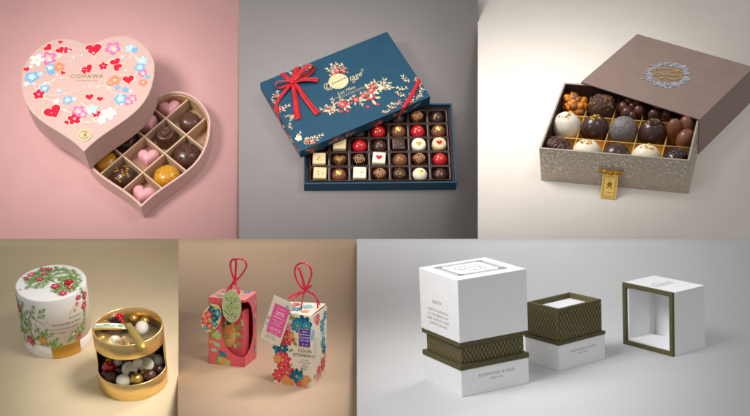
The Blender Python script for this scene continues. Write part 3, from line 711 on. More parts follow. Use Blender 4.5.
art.line([(94, 55), (96.5, 58), (99, 59.5), (97, 61)], .5, pf['gold']); art.line([(86.4, 53), (84.5, 49.5), (82.5, 50.5), (86, 53.6)], .5, pf['gold'])
art.text('Lux Mixe', 72, 44.2, 5.2, pf['gold'], .0, shear=.3); art.text('A COLLECTION OF FINE CHOCOLATES', 74.5, 40.2, 1.9, pf['gold'], 0, space=1.1)
art.line([(61, 38.6), (74, 38.6), (90, 38.6)], .25, pf['gold'])
art.build('lettering', blid)
# ribbon: bands over the edges, bow, tails
Z = LH; U3 = (0, 0, 1)
bow = thing('x', None, None, Matrix.Identity(4)); bpy.data.objects.remove(bow)
def ribpart(name, path, wd, ups, **k):
    wd = tuple(q*.74 for q in wd) if isinstance(wd, tuple) else wd*.74
    mb = MB(); mb.ribbon(path, wd, ups, th=.2, **k); return mb.build(name, rib, blid)
ribpart('ribbon_band', [(29, 76.7, Z+.9), (27, 82, Z+.8), (25.4, 88.6, Z+.5), (25.1, 91.6, Z+.3), (25.0, 92.1, Z-2), (25, 92.1, 0.5)], 6.6, [U3, U3, U3, (0, 1, 1), (0, 1, 0), (0, 1, 0)])
ribpart('ribbon_band', [(29, 76.7, Z+.9), (35, 84, Z+.9), (40, 89.4, Z+.5), (41.5, 91.6, Z+.3), (41.9, 92.1, Z-2), (42, 92.1, .5)], 7.4, [U3, U3, U3, (0, 1, 1), (0, 1, 0), (0, 1, 0)])
ribpart('ribbon_band', [(29, 76.7, Z+1), (20, 71, Z+2.2), (10, 65.5, Z+1.4), (3.6, 60.5, Z+.6), (.6, 54, Z+.4), (-.6, 49, Z-.6), (-.9, 42, Z-7), (-.9, 38, Z-11)], 4.6, [U3, U3, U3, U3, (-.6, 0, 1), (-1, 0, .4), (-1, 0, 0), (-1, 0, 0)])
ribpart('bow_loop', [(29, 76.7, Z+1.5), (38, 79.5, Z+6), (47.5, 82.5, Z+8.5), (53, 83.4, Z+7), (54.5, 82.5, Z+4.5), (51, 80, Z+2), (41, 77.5, Z+1.2), (30, 76.2, Z+1.4)], 8, [U3, (-.3, .3, 1), (-.3, .4, 1), (1, .4, .6), (1, 0, -.2), (0, -.3, -1), (0, 0, -1), (0, 0, -1)])
ribpart('bow_loop', [(29, 76.7, Z+1.5), (22, 78.5, Z+5), (15, 79.8, Z+6.4), (11.4, 79, Z+5), (11.4, 77.6, Z+2.6), (15, 76, Z+1.2), (23, 76, Z+1.1), (29, 76.4, Z+1.3)], 4.6, [U3, (.3, .5, 1), (.2, .6, 1), (-1, .3, .5), (-1, 0, -.3), (0, -.3, -1), (0, 0, -1), (0, 0, -1)])
ribpart('ribbon_tail', [(29, 76.7, Z+1.5), (37, 73.5, Z+3.4), (45, 70.8, Z+2.8), (52.5, 67.2, Z+1.6)], (5, 8.6), [U3, (0, .3, 1), (0, .2, 1), U3])
ribpart('ribbon_tail', [(29, 76.7, Z+1.5), (26, 68, Z+2.6), (22, 56, Z+1.8), (17.4, 44, Z+1.4), (14.0, 33.2, Z+.7)], (4.6, 9), [U3, (.2, 0, 1), U3, (-.2, 0, 1), U3], notch=True)
ribpart('ribbon_tail', [(29, 76.7, Z+1.5), (30.4, 66, Z+3), (31, 54, Z+2.4), (32.6, 42, Z+1.6), (34.6, 29.6, Z+.7)], (4.6, 9), [U3, (-.2, 0, 1), U3, (.2, 0, 1), U3], notch=True)
mb = MB(); mb.lathe([(0, -1), (.55, -.85), (.95, -.35), (1, .1), (.8, .6), (.4, .9), (0, .95)], 24); mb.v = [(29+3.3*x, 76.5+3.8*y, Z+2.2+2.4*z) for x, y, z in mb.v]
mb.build('bow_knot', rib, blid)
ribpart('ribbon_band', [(143.7, 24, Z-8), (143.6, 23.4, Z-1), (142.6, 22.4, Z+.8), (133.3, 14.3, Z+1), (121.7, 5.6, Z+1), (114, .6, Z+.8), (112.6, -.5, Z-.6), (109, -.6, Z-6), (106.5, -.6, .4)], 5.4, [(1, 0, 0), (1, 0, .3), U3, U3, U3, (0, -.5, 1), (0, -1, .2), (0, -1, 0), (0, -1, 0)])

# ------------------------------------------------------------------ 3. drawer box and sleeve on the cream board
taupe = mat('taupe card', (142, 120, 112), .34, var=.04, vscale=6, bump=.05, bscale=200, coat=.12)
taupedk = mat('dark taupe lining', (52, 38, 36), .6, var=.05)
linen = mat('champagne foil paper', (186, 173, 158), .38, .25, var=.08, vscale=30, bump=.12, bscale=160)
frostw = mat('silver blossom print', (214, 208, 200), .3, .35, var=.12, vscale=90)
goldcard = mat('gold card', (244, 204, 116), .38, .8, var=.08, vscale=40, bump=.12, bscale=50)
X3, Y3, W3, D3, H3, A3 = -89.94, -79.45, 137.7, 112.8, 37.79, -.42
drawer = thing('drawer_box', 'champagne drawer box with frosted blossom print holding large truffles', 'box', place('cream', X3, Y3, 0, A3))
mb = MB(); open_box(mb, W3, D3, H3, 1.8, 2); mb.build('side_wall', linen, drawer, bevel=.35)
mb = MB(); tt = 1.85; mb.ring([(tt, tt), (W3-tt, tt), (W3-tt, D3-tt), (tt, D3-tt)], [(tt+.5, tt+.5), (W3-tt-.5, tt+.5), (W3-tt-.5, D3-tt-.5), (tt+.5, D3-tt-.5)], 2.1, H3-.8); mb.build('lining', taupedk, drawer)
mb = MB(); mb.box(2.4, W3-2.4, 2.4, D3-2.4, 2.1, 12.5); mb.build('gold_base', goldcard, drawer)
for k in range(1, 5):
    x = W3*k/5; mb = MB(); mb.box(x-.55, x+.55, 2.5, D3-2.5, 12.6, 25.2); mb.build('divider', goldcard, drawer, bevel=.2)
for k in (1, 2):
    y = D3*k/3; mb = MB(); mb.box(2.5, W3-2.5, y-.55, y+.55, 12.6, 25.0); mb.build('divider', goldcard, drawer, bevel=.2)
def frost(art, W, H, n, dens):
    for i in range(n):
        u = rng.uniform(2, W-2); q = abs(rng.gauss(0, .42))
        v = H*(1-min(.98, q)) - 1
        if rng.random() > dens(u/W, v/H): continue
        k = rng.random()
        if k < .45: art.flower(u, v, rng.uniform(.7, 1.5), frostw, petals=5, n=20, depth=.6)
        elif k < .8: art.leaf(u, v, rng.uniform(1.2, 2.8), rng.uniform(0, 6.28), frostw, .4)
        else: art.disc(u, v, rng.uniform(.3, .6), frostw, n=8)
art = Art(lambda u, v, h: (u, -h, v), .1, .0008)
frost(art, W3, H3, 1500, lambda a, b: .25 + .75*(math.sin(a*13+1)*.5+.5)*(math.sin(a*5+b*3)*.4+.6) if b > .3 else .3)
art.build('blossom_print', drawer)
art = Art(lambda u, v, h: (W3 + h, u, v), .1, .0008); frost(art, D3, H3, 420, lambda a, b: .6); art.build('blossom_print', drawer)
c3, s3 = math.cos(A3), math.sin(A3); gp = 'truffles in the drawer box'
def tr(i, j, r, h, kind, m, label, dx=0, dy=0, **kw):
    x = W3*(i+.5)/5 + dx; y = D3*(j+.5)/3 + dy
    chocolate('cream', X3 + c3*x - s3*y, Y3 + s3*x + c3*y, 12.6, min(13.7, r*1.08), h*1.02, kind, m, label, gp, yaw=A3, **kw)
def trc(i, j, spots, m, label, **kw):
    x = W3*(i+.5)/5; y = D3*(j+.5)/3
    nut_cluster('cream', X3 + c3*x - s3*y, Y3 + s3*x + c3*y, 12.6, [(a*1.08, b*1.08, c_*.84, d*1.12, e*1.12, f_) for a, b, c_, d, e, f_ in spots], m, label, gp, **kw)
tr(0, 0, 12.8, 24, 'ball', 'mid', 'dark truffle with piped swirl at the left of the front row', dy=-2, deco=['milkdrizzle', 'swirl'], rgh=.03)
tr(1, 0, 12.8, 25, 'ball', 'white', 'white truffle with a crown of gold crumbs in the front row', dy=-3, deco=['crown'])
tr(2, 0, 12.4, 23, 'ball', 'dark', 'plain glossy dark truffle above the gold tag', dy=-3)
tr(3, 0, 12.8, 25, 'ball', 'white', 'white truffle dotted with scattered gold crumbs in the front row', dy=-3, deco=['flakes'])
tr(4, 0, 12.6, 22, 'ball', 'dark', 'dark truffle with crossed folds in the right front corner', dy=-3, deco=['darkdrizzle'], rgh=.05)
tr(0, 1, 13.2, 26, 'ball', 'coconut', 'pale coconut crumbed truffle in the middle row', deco=['flakes'], rgh=.05)
tr(1, 1, 13.0, 25, 'ball', 'dark', 'glossy dark truffle topped with gold crumbs beside the coconut truffle', deco=['topflakes'])
tr(2, 1, 12.8, 26, 'ball', 'frost', 'grey sugar frosted truffle in the centre of the drawer box', rgh=.03)
tr(3, 1, 13.0, 25, 'ball', 'dark', 'dark truffle with a gold topped collar beside the frosted truffle', deco=['swirl', 'flakes'])
trc(4, 1, [(-5.4, 6, 15, 8, 7, 15), (5.6, 7, 15, 8, 7.2, 15), (1, -8.5, 13, 10, 8.6, 13)], 'milk', 'three smooth milk chocolate pebbles at the right of the middle row', piece='pebble')
trc(0, 2, [(10.2*math.sqrt(q/46)*math.cos(q*2.4), 13*math.sqrt(q/46)*math.sin(q*2.4) - 1, 22 - 9*(q/46)**2 + rng.uniform(-3.5, 3), rng.uniform(2.6, 4), rng.uniform(2.2, 3.4), rng.uniform(2.6, 3.8)) for q in range(46)], ['orange', 'orange', 'toffee'], 'heap of candied orange pieces in the back left corner', name='candied_fruit', piece='fruit_piece')
tr(1, 2, 13, 25, 'ball', 'cocoa', 'round truffle rolled in golden nut crumbs in the back row', dy=-2, deco=['crumbs'], rgh=.06)
trc(2, 2, [(-6.4, 0, 17, 6, 5, 7), (0, 6, 18, 5, 4.4, 7), (6.4, 1, 17, 5.6, 5, 7), (-5.4, -9, 17, 6, 5.4, 7), (1, -3, 20, 3.4, 3.4, 4), (6, -9, 17, 6.2, 5.6, 7), (-2, -13, 15, 5, 4, 6), (0, 0, 10, 9, 9, 9)], 'mid', 'small pile of dark chocolate nuts in the back row', piece='nut')
trc(3, 2, [(-6, -8, 17, 6, 5, 7), (5, -10, 16, 6.5, 5, 7), (0, 2, 16, 6, 5, 7), (8, 3, 16, 4, 4, 5), (0, -4, 9, 9, 9, 8)], 'mid', 'dark chocolate pebbles half hidden under the sleeve', piece='nut')

X4, Y4, W4, D4, H4, A4 = 62.12, -78.95, 103.96, 131.53, 40.06, .76
sleeve = thing('box_sleeve', 'taupe box sleeve with silver wreath emblem, open end over the drawer', 'sleeve', place('cream', X4, Y4, 0, A4))
# local x runs along the right face, local y along the open front; open on the x = 0 side
t = 1.3
prof_o = [(0, 0), (D4, 0), (D4, H4), (0, H4)]; prof_i = [(t, t*.3), (D4-t, t*.3), (D4-t, H4-t), (t, H4-t)]
mb = MB(); mb.ring(prof_o, prof_i, 0, W4); mb.v = [(z, x, y) for x, y, z in mb.v]; mb.box(W4-t, W4-.1, t, D4-t, t*.4, H4-t-.05)
mb.build('shell', taupe, sleeve, bevel=.4)
mb = MB(); mb.box(.6, W4-t-.2, t+.08, t+.5, 1, H4-t-.4); mb.box(.6, W4-t-.2, D4-t-.5, D4-t-.08, 1, H4-t-.4); mb.build('lining', taupedk, sleeve)
EU, EV, EA = 52.1, 64.6, -1.03
ca, sa = math.cos(EA), math.sin(EA)
art = Art(lambda u, v, h: (EU + u*ca - v*sa, EV + u*sa + v*ca, H4 + h), .1, .002)
silv = mat('silver foil', (196, 198, 204), .32, .6, var=.1, vscale=80)
for i in range(300):
    a = rng.uniform(0, 6.28); q = rng.gauss(18.6, 1.6); u, v = q*math.cos(a), q*math.sin(a); k = rng.random()
    if k < .5: art.leaf(u, v, rng.uniform(2, 4.2), a + rng.choice([-1, 1])*rng.uniform(.2, 1.5), silv, .5)
    elif k < .85: art.flower(u, v, rng.uniform(1.0, 2.0), silv, depth=.5, n=20)
    else: art.disc(u, v, .5, silv)
gf = mat('bright gold foil', (226, 182, 84), .3, .7, var=.1)
art.line([(-11, 2), (-13, 5), (-10.5, 8.8), (-4, 10.4), (3, 9), (6, 5.5), (4.5, 3.6), (3, 5.4)], 1.1, gf)
art.line([(11, -4), (13, -6.4), (10.5, -9), (4, -9.6), (-1, -8)], 1.1, gf)
art.text('Chocolaty', 0, -.6, 6.4, gf, -.14, shear=.4, bold=.02)
art.flower(9, 6, 2.2, gf); art.leaf(11, 5, 3.4, -.3, gf); art.leaf(7, 7.4, 3, 1.8, gf); art.flower(-6, -6.6, 1.6, gf); art.leaf(-7, -6, 3.4, 2.6, gf); art.leaf(-5, -6.6, 3.6, .2, gf); art.leaf(-6.5, -8, 3, 3.6, gf); art.line([(-12, 3), (-14, .4), (-12, -2), (-9, -1)], .7, gf)
art.build('emblem', sleeve)

# gold hang tag leaning from the drawer front to the board
tagM = place('cream', X3, Y3, 0, A3)
gt = thing('gold_tag', 'gold card tag with embossed frame tied to the drawer front', 'tag', tagM @ Matrix.Translation((67.2*S, -1.2*S, 18.5*S)))
tilt = .77; ct, st_ = math.cos(tilt), math.sin(tilt)
def tg(u, v, h): return (u, v*st_ - h*ct, v*ct - h*st_ * -1)
mb = MB(); o = rrect(-7.2, 7.2, -25.4, 0, .6); mb.prism(o, 0, .8); mb.v = [tg(u, v, h) for u, v, h in mb.v]; mb.build('card', goldcard, gt, bevel=.15)
art = Art(lambda u, v, h: tg(u, v, .8 + h), .08); dg = mat('embossed gold', (150, 108, 40), .4, .7, var=.05)
for k in (5.8, 4.9):
    hh = 24.2 if k > 5 else 23.0; y0_ = -.8 if k > 5 else -1.6
    for P in ([(-k, y0_), (k, y0_)], [(k, y0_), (k, -hh)], [(k, -hh), (-k, -hh)], [(-k, -hh), (-k, y0_)]): art.line(P, .35, dg)
art.text('GRAND', 0, -5.0, 2.2, dg); art.text('LUXE', 0, -7.6, 1.8, dg); art.flower(0, -12, 2.6, dg); art.leaf(-.4, -14.4, 3.2, 3.6, dg); art.leaf(.4, -14.4, 3.2, -.5, dg); art.text('15 PIECES', 0, -19.6, 1.8, dg)
art.build('lettering', gt)
gr = mat('gold satin ribbon', (206, 150, 50), .3, .6, var=.1)
mb = MB()
mb.ribbon([(1, -.8, .6), (4.4, -3.2, 2.2), (7.2, -2.6, 1.2), (9, -1.4, .2), (11.2, -1.6, 1.2)], (2.0, 4.2), [(0, -1, .5), (0, -.6, 1), (0, -1, .4), (0, -1, 0), (0, -.6, .8)]); mb.ribbon([(-1, -.8, .6), (-4.4, -3.2, 2.4), (-7.2, -2.6, 1.6), (-9, -1.4, .8), (-11.4, -1.6, 1.8)], (2.0, 4.2), [(0, -1, .5), (0, -.6, 1), (0, -1, .4), (0, -1, 0), (0, -.6, .8)])
mb.ribbon([(-2.6, -1.2, .2), (-1.4, -3.2, 1), (1.4, -3.2, 1), (2.6, -1.2, .2)], 3.2, (0, -1, .4)); mb.build('bow', gr, gt)

# ------------------------------------------------------------------ 4. round boxes on the beige board
wcard = mat('white coated card', (240, 236, 232), .38, var=.01, vscale=10, bump=.03, bscale=150, coat=.1)
goldtin = mat('satin gold tin', (246, 212, 142), .3, .92, var=.04, vscale=20, bump=.02, bscale=120)
goldpaint = mat('gold paper band', (222, 172, 78), .42, .55, var=.06, vscale=20)
dkbrown = mat('dark brown lining', (40, 24, 18), .6, var=.08)
g = dict(red=mat('print crimson', (204, 32, 74), .5, var=.18, vscale=90), pink=mat('print raspberry', (232, 86, 122), .5, var=.15, vscale=90), leaf=mat('print leaf green', (146, 178, 88), .5, var=.2, vscale=90),
         dleaf=mat('print deep green', (106, 144, 66), .5, var=.2, vscale=90), pale=mat('print pale green', (190, 208, 150), .5, var=.1, vscale=90), stem=mat('print stem green', (116, 138, 58), .5, var=.15, vscale=90),
         gold=mat('print ochre', (214, 168, 70), .5, var=.2, vscale=90), tan=mat('print straw', (222, 204, 158), .5, var=.1), ink=mat('grey ink', (104, 100, 100), .5, var=0), berry=mat('red berry', (206, 14, 34), .3, var=.1, coat=.3))
WX, WY, WR, WH = -25.64, -20.78, 33.41, 66.85
wb = thing('round_box', 'white round box base with a gold band patch, under its floral lid', 'box', place('beige', WX, WY))
mb = MB(); mb.lathe([(0, 0), (32.2, 0), (32.6, .5), (32.6, 20), (0, 20)], 96); mb.build('body', wcard, wb)
def cyl(r): return lambda u, v, h: ((r+h)*math.sin(u/r), -(r+h)*math.cos(u/r), v)
mb = MB(); cm = cyl(32.6); N = 28
vs = [cm((2.2 + (52.5-2.2)*i/N)*math.pi/180*32.6, z, hh) for hh in (.12, .3) for z in (.5, 14.3) for i in range(N+1)]
q = N+1; mb.add(vs, [[2*q+i, 2*q+i+1, 3*q+i+1, 3*q+i] for i in range(N)] + [[q+i, q+i+1, 3*q+i+1, 3*q+i] for i in range(N)] + [[0, q, 3*q, 2*q], [N, q+N, 3*q+N, 2*q+N]], 0, True)
mb.build('gold_band', goldpaint, wb)
wl = thing('drum_lid', 'white cylinder lid printed with pink flowers, green vines and lettering', 'lid', place('beige', WX, WY, 14.6))
LZ = WH - 14.6
mb = MB(); mb.lathe([(0, 5.6), (32.7, 5.6), (32.7, 0), (WR, 0), (WR, LZ-1.4), (WR-.4, LZ-.4), (WR-1.3, LZ), (WR-2.2, LZ-.35), (WR-2.7, LZ-.35), (0, LZ-.35)], 96); mb.build('cover', wcard, wl)
art = Art(lambda u, v, h: (u, v, LZ - .35 + h), .1, .0015); art.clip = lambda u, v: u*u + v*v < 30.4**2
def gspray(u, v, L, a, n=6, st=True): art.spray(u, v, L, a, [g['leaf'], g['dleaf'], g['pale'], g['leaf']], g['stem'] if st else None, n, .42)
art.line([(23, 4), (19, 18), (8, 25), (-4, 20), (-6, 12), (0, 3), (10, -3), (19, -4)], .9, g['stem']); art.line([(-4, 20), (-14, 8), (-24, 0)], .6, g['stem'], True)
art.line([(23, 4), (27, -6), (24, -14)], .7, g['stem'], True); art.line([(2, 14), (8, 18), (14, 14), (12, 8), (6, 8)], .8, g['pale'])
for k in range(150):
    a = rng.uniform(0, 6.28); q = 30*math.sqrt(rng.uniform(.12, .95)); u, v = q*math.cos(a), q*math.sin(a)
    if -26 < u < 12 and v < -5: continue
    gspray(u*.9, v*.9, rng.uniform(6, 9), rng.uniform(0, 6.28), 6, rng.random() < .7)
for u, v in ((-26, -14), (-18, -3), (-6, -9), (10, -15), (26, -10), (12, -22)): gspray(u, v, 8, rng.uniform(0, 6.28))
for u, v in ((-8, -8), (-13, -9), (-4, -11)): gspray(u, v, 6, rng.uniform(2, 4), 4)
def rflower(u, v, r, k='red'):
    art.flower(u, v, r, g['red' if k == 'red' else 'pink'], g['tan'], mid=g['pink'] if k == 'red' else g['tan'], depth=.42)
for u, v, r in ((-22, 13, 6.2), (-28, 8, 3.4), (-25, 6.5, 2.6), (-17.7, 24.4, 3), (-11.5, 21.7, 2.8), (-13.8, 23.5, 2.4), (-6.1, 22.8, 3), (-9.1, 14.2, 2.8), (-11, 4, 3.2), (-13.5, 4.6, 2.2), (6.2, -8.2, 4.6), (23.6, -17, 5.2), (16.5, -21, 3.8), (20.6, -11, 3), (-25.6, -13.8, 1.6), (14.5, -18.6, 2.4)):
    rflower(u, v, r)
art.build('floral_print', wl)
for i, (u, v) in enumerate(((15.7, .6), (20, -.2), (18.6, -4), (15.4, -3.6), (18, -1.6))):
    mb = MB(); mb.lathe([(0, 0), (1.5, .25), (2.1, 1.1), (1.9, 1.9), (1.1, 2.6), (0, 2.8)], 16); mb.v = [(x+u, y+v, z+LZ-.3) for x, y, z in mb.v]; mb.build('berry', g['berry'], wl)
art = Art(lambda u, v, h: cyl(WR)(u, v - 14.6, h), .1, .0012)
art.line([(-13.8, 51), (-18, 44), (-18.6, 34), (-17, 24), (-15, 15.6)], 1.3, g['stem']); art.line([(-12, 40), (-9, 33), (-7, 26)], .8, g['stem']); art.line([(-14, 46), (-8, 43), (-2.4, 40)], 1.0, g['stem'], True)
art.line([(-18, 30), (-26, 34), (-31, 42)], 1.0, g['stem'], True); art.line([(-16, 20), (-28, 22), (-38, 30)], .8, g['stem'], True); art.line([(-36, 20), (-40, 34), (-38, 52)], 1.2, g['stem'], True)
for u, v, a in ((-13, 51, 1.2), (-9, 47, .3), (-11, 44, 2), (-7, 52, .6), (-20, 40, 2.4), (-22, 36, 2.8), (-26, 34, 1.2), (-29, 40, 1.6), (-22, 26, 3), (-27, 22, 2.4), (-31, 24, 3), (-33, 30, 1.5), (-36, 40, 1.6), (-38, 50, 1.4), (-35, 34, 2), (-12, 22, .6), (-8, 28, .6), (-4, 27, .2),
               (-2, 18, .3), (1, 16.4, -.2), (-9, 17, 0), (-5, 16.4, .2), (2.4, 17.6, .7), (-14, 30, .6), (-24, 46, .8), (-28, 52, 1.0), (-40, 60, 1.2), (-42, 44, 1.5), (17, 17, .6), (20, 18, .9), (23, 20, .5), (26, 22, .9), (24, 17, .2), (30, 19, 1.0), (36, 21, 1.3), (40, 30, 1.5), (41, 38, 1.5), (42, 46, 1.4), (43, 54, 1.6), (42, 60, 1.8)):
    art.spray(u, v, rng.uniform(6, 9), a, [g['leaf'], g['dleaf'], g['leaf'], g['pale']], g['stem'], 6, .44)
for q in range(46):
    u, v = rng.uniform(-50, -14), rng.uniform(17, 62)
    if v > 46 and u > -24: continue
    art.spray(u, v, rng.uniform(4, 7), rng.uniform(0, 6.28), [g['leaf'], g['pale'], g['dleaf'], g['pale']], None, 5, .5)
for u, v, r in ((-33.6, 49, 5.2), (-20.4, 18.6, 4.6), (-18.2, 16.4, 2.6), (34, 61, 2.6), (36.4, 60, 2.2), (45, 57, 4), (41.5, 47.5, 4.4), (32, 55, 2), (29.6, 17.6, 2.4), (31, 20, 2), (-40, 22, 4)): rflower(u, v, r)
art.flower(-5.6, 22.6, 4.6, g['gold'], g['tan'], depth=.4, petals=6); art.disc(24, 24.5, 1.6, g['tan']); art.disc(29, 49.5, 1.5, g['gold'])
art.line([(22, 43), (25, 51), (30, 54), (35, 51)], .6, g['tan']); art.line([(-2, 38), (1, 42), (4, 40)], .5, g['tan'])
art.build('floral_print', wl)
art = Art(lambda u, v, h: cyl(WR)(u, v - 14.6, h), .15)
art.text('BOTANICA', 29, 42.4, 2.5, g['ink'], -.05, space=1.1); art.text('PANTONIER & BON', 19.5, 37.6, 3.3, g['ink'], -.05, shear=.1)
art.text('FINE CONFECTIONS ASSORTED', 17.0, 32.9, 2.05, g['ink'], -.045); art.text('CHOCOLATERIE', 9, 29.2, 2.1, g['ink'], -.04)
art.build('lettering', wl)

GX, GY, GR, GH = 59.29, -88.65, 32.05, 62.08
tin = thing('gold_tin', 'two tier round gold tin with a clear window top and open front', 'tin', place('beige', GX, GY))
mb = MB(); mb.lathe([(0, 0), (GR-.4, 0), (GR, .5), (GR, 17.6), (GR-.3, 17.95), (GR-1.1, 17.95), (GR-1.3, 17.5), (GR-1.3, 8)], 96); mb.build('lower_band', goldtin, tin)
mb = MB(); mb.lathe([(GR-1.4, 17.2), (GR-1.4, 11), (0, 11)], 96); mb.build('lower_floor', dkbrown, tin)
mb = MB(); mb.lathe([(GR-1.3, 46.2), (GR-.2, 46.2), (GR+.1, 46.6), (GR+.1, GH-.6), (GR-.3, GH), (GR-1.1, GH), (GR-1.5, GH-.5), (GR-1.5, GH-2), (GR-1.8, GH-2.2), (GR-1.8, 48)], 96); mb.build('upper_ring', goldtin, tin)
mb = MB(); mb.lathe([(0, 46.4), (GR-1.9, 46.4), (GR-1.9, 47.6), (0, 47.6)], 64); mb.build('upper_floor', mat('brown tray', (120, 98, 76), .5, var=.08), tin)
mb = MB(); N = 60; a0, a1 = R_(86), R_(274)
for rr, mi in ((GR-.05, 0), (GR-.9, 1)):
    vs = [(rr*math.sin(a0+(a1-a0)*i/N), -rr*math.cos(a0+(a1-a0)*i/N), z) for z in (17.9, 46.3) for i in range(N+1)]; q = N+1
    mb.add(vs, [[i, i+1, q+i+1, q+i] for i in range(N)], mi, True)
for aa in (a0, a1):
    vs = [(rr*math.sin(aa), -rr*math.cos(aa), z) for rr in (GR-.05, GR-.9) for z in (17.9, 46.3)]; mb.add(vs, [[0, 1, 3, 2]], 0)
mb.build('back_wall', [goldtin, dkbrown], tin)
mb = MB(); mb.lathe([(0, GH-1.9), (GR-1.9, GH-1.9), (GR-1.9, GH-2.15), (0, GH-2.15)], 64); mb.build('window', film_mat('clear film', (.97, .97, .96, 1)), tin)
mb = MB(); mb.ribbon([(-30.6, -1.2, GH+.5), (-20, -1.0, GH+.9), (-10, -1.6, GH+.9), (.5, -2.8, GH+.6)], 7.4, (0, 0, 1)); sash = mb.build('paper_sash', wcard, tin)
art = Art(lambda u, v, h: (u, v, GH + 1.2 + h), .2, .002); art.clip = lambda u, v: -30.2 < u < 0 and -5 < v < 1.8
for i in range(26):
    u = rng.uniform(-29, -1); art.spray(u, -1.5 + rng.uniform(-2.2, 2.2), 3.2, rng.uniform(0, 6.28), [g['leaf'], g['pale'], g['dleaf']], None, 5, .6)
art.build('leaf_print', sash)
mb = MB(); mb.ribbon([(-31, -6.2, GH+.3), (-20, -6.0, GH+.5), (-8, -5.8, GH+.5), (1, -5.0, GH+.4)], 2.6, (0, 0, 1)); mb.build('gold_sash_edge', goldpaint, tin)
mb = MB(); mb.ribbon([(-1, 1.6, GH+1.3), (4, -7, GH+1.8), (10, -18, GH+1.4), (16, -28.5, GH+.6), (18.2, -32.4, GH-1.6), (19, -33.6, GH-4)], (6.2, 9.4), [(0, 0, 1), (0, 0, 1), (0, 0, 1), (.1, -.2, 1), (.3, -.8, .6), (.4, -.9, .2)]); mb.build('ribbon_tail', mat('olive gold ribbon', (172, 146, 78), .36, .5, var=.1), tin)
gp = 'chocolates in the top tier of the gold tin'
def gt_(x, y, z, r, h, kind, m, label, grp, **kw): chocolate('beige', GX+x, GY+y, z, r, h, kind, m, label, grp, yaw=rng.uniform(-.6, .6), **kw)
Z1 = 49.4
for a in ((-15, 21, 6.4, 9.5, 'ball', 'dark', 'dark chocolate under the red berries at the back of the gold tin', []),
          (.4, 23.5, 4.8, 9, 'ball', 'goldc', 'gold dusted ball at the back centre of the gold tin window', []),
          (11.4, 20, 4.6, 8.6, 'ball', 'goldc', 'gold dusted ball behind the long white praline', []),
          (-23.5, 14, 4.8, 8, 'ball', 'praline', 'gold flecked crumb praline at the back left under the window', ['flakes']),
          (21.5, -6, 6.4, 10, 'ball', 'mid', 'dark chocolate at the right under the gold tin window', []),
          (-23, -9, 5, 9, 'ball', 'goldc', 'gold wrapped ball in front of the paper sash, left', []),
          (-10, -15.5, 6.6, 11, 'ball', 'coconut', 'round white coconut praline in front of the paper sash', []),
          (2.4, -20.5, 5.4, 10, 'ball', 'goldc', 'crinkled gold ball beside the olive ribbon tail', ['manyflakes']),
          (-1.8, -10.5, 4.0, 8, 'ball', 'cream', 'small pale praline under the crossing of the ribbons', []),
          (-4, 12, 4.4, 7.6, 'ball', 'mid', 'small brown chocolate just behind the paper sash', []),
          (17.5, -19.5, 4.8, 8, 'ball', 'dark', 'small dark chocolate at the front right under the window', [])):
    gt_(a[0], a[1], Z1, a[2], a[3], a[4], a[5], a[6], gp, deco=a[7])
nut_cluster('beige', GX+11, GY+7, Z1, [(0, 0, 5.2, 10.4, 6.6, 5.2)], 'coconut', 'long white coconut oval praline under the window', gp, name='oval_praline', piece='shell')
gp = 'chocolates in the lower tier of the gold tin'
Z2 = 11.4
for a in ((-23.6, 9, 5.4, 11, 'ball', 'goldc', 'gold ball at the far left of the lower tier', []),
          (-21.5, -3, 6.6, 12.5, 'ball', 'red', 'red foil ball with gold flakes in the lower tier', ['flakes']),
          (-10, -6.5, 5.4, 10, 'ball', 'dark', 'dark chocolate behind the crumb truffle in the lower tier', []),
          (22.5, 9, 5.8, 12, 'ball', 'white', 'white ball at the back right of the lower tier', []),
          (25, -4, 5, 9, 'ball', 'dark', 'dark chocolate at the right end of the lower tier', []),
          (18.4, -15.2, 6.4, 11.5, 'ball', 'mid', 'large dark chocolate at the front right of the lower tier', []),
          (7.6, -21.4, 6.2, 12, 'ball', 'goldc', 'shiny gold ball at the front of the lower tier', []),
          (-4.6, -23.4, 6.6, 12, 'ball', 'white', 'white ball at the front of the lower tier', []),
          (-16.2, -19, 5.6, 11, 'ball', 'cocoa', 'dark truffle with golden nut crumbs in the lower tier', ['crumbs']),
          (-22.6, -12.4, 4.4, 9, 'ball', 'dark', 'dark chocolate at the front left of the lower tier', []),
          (-6, 8, 6, 11, 'ball', 'dark', 'dark chocolate deep in the middle of the lower tier', []),
          (-15, 14, 6, 10, 'ball', 'dark', 'dark chocolate at the back left of the lower tier', [])):
    gt_(a[0], a[1], Z2, a[2], a[3], a[4], a[5], a[6], gp, deco=a[7])
for x, y, lab_ in ((-.5, -8, 'white chocolate half disc with gold centre, left of the white egg'), (13.5, -1, 'white chocolate half disc with gold centre, right of the white egg')):
    M = place('beige', GX+x, GY+y, Z2+7) @ Matrix.Rotation(R_(38), 4, 'X')
    chocolate('beige', 0, 0, 0, 7.4, 4.4, 'puck', 'white', lab_, gp, deco=['flakes'], M=M)
for a in ((9, 7.5, 5.6, 11.5, 'ball', 'goldc', 'gold ball behind the white chocolate egg, lower tier'), (16, 14, 5.4, 12, 'ball', 'cream', 'cream ball at the back of the lower tier behind the white ball'), (2.4, -14, 4.6, 9, 'ball', 'mid', 'small brown chocolate between the white halves and the front gold ball'), (-1, 14, 5.6, 12, 'ball', 'goldc', 'gold ball at the back centre of the lower tier'), (13, -10, 4.4, 9, 'ball', 'goldc', 'small gold ball under the right white half disc'), (-14, 4, 5, 11, 'ball', 'white', 'white ball behind the dark chocolates in the lower tier')):
    gt_(a[0], a[1], Z2, a[2], a[3], a[4], a[5], a[6], gp)
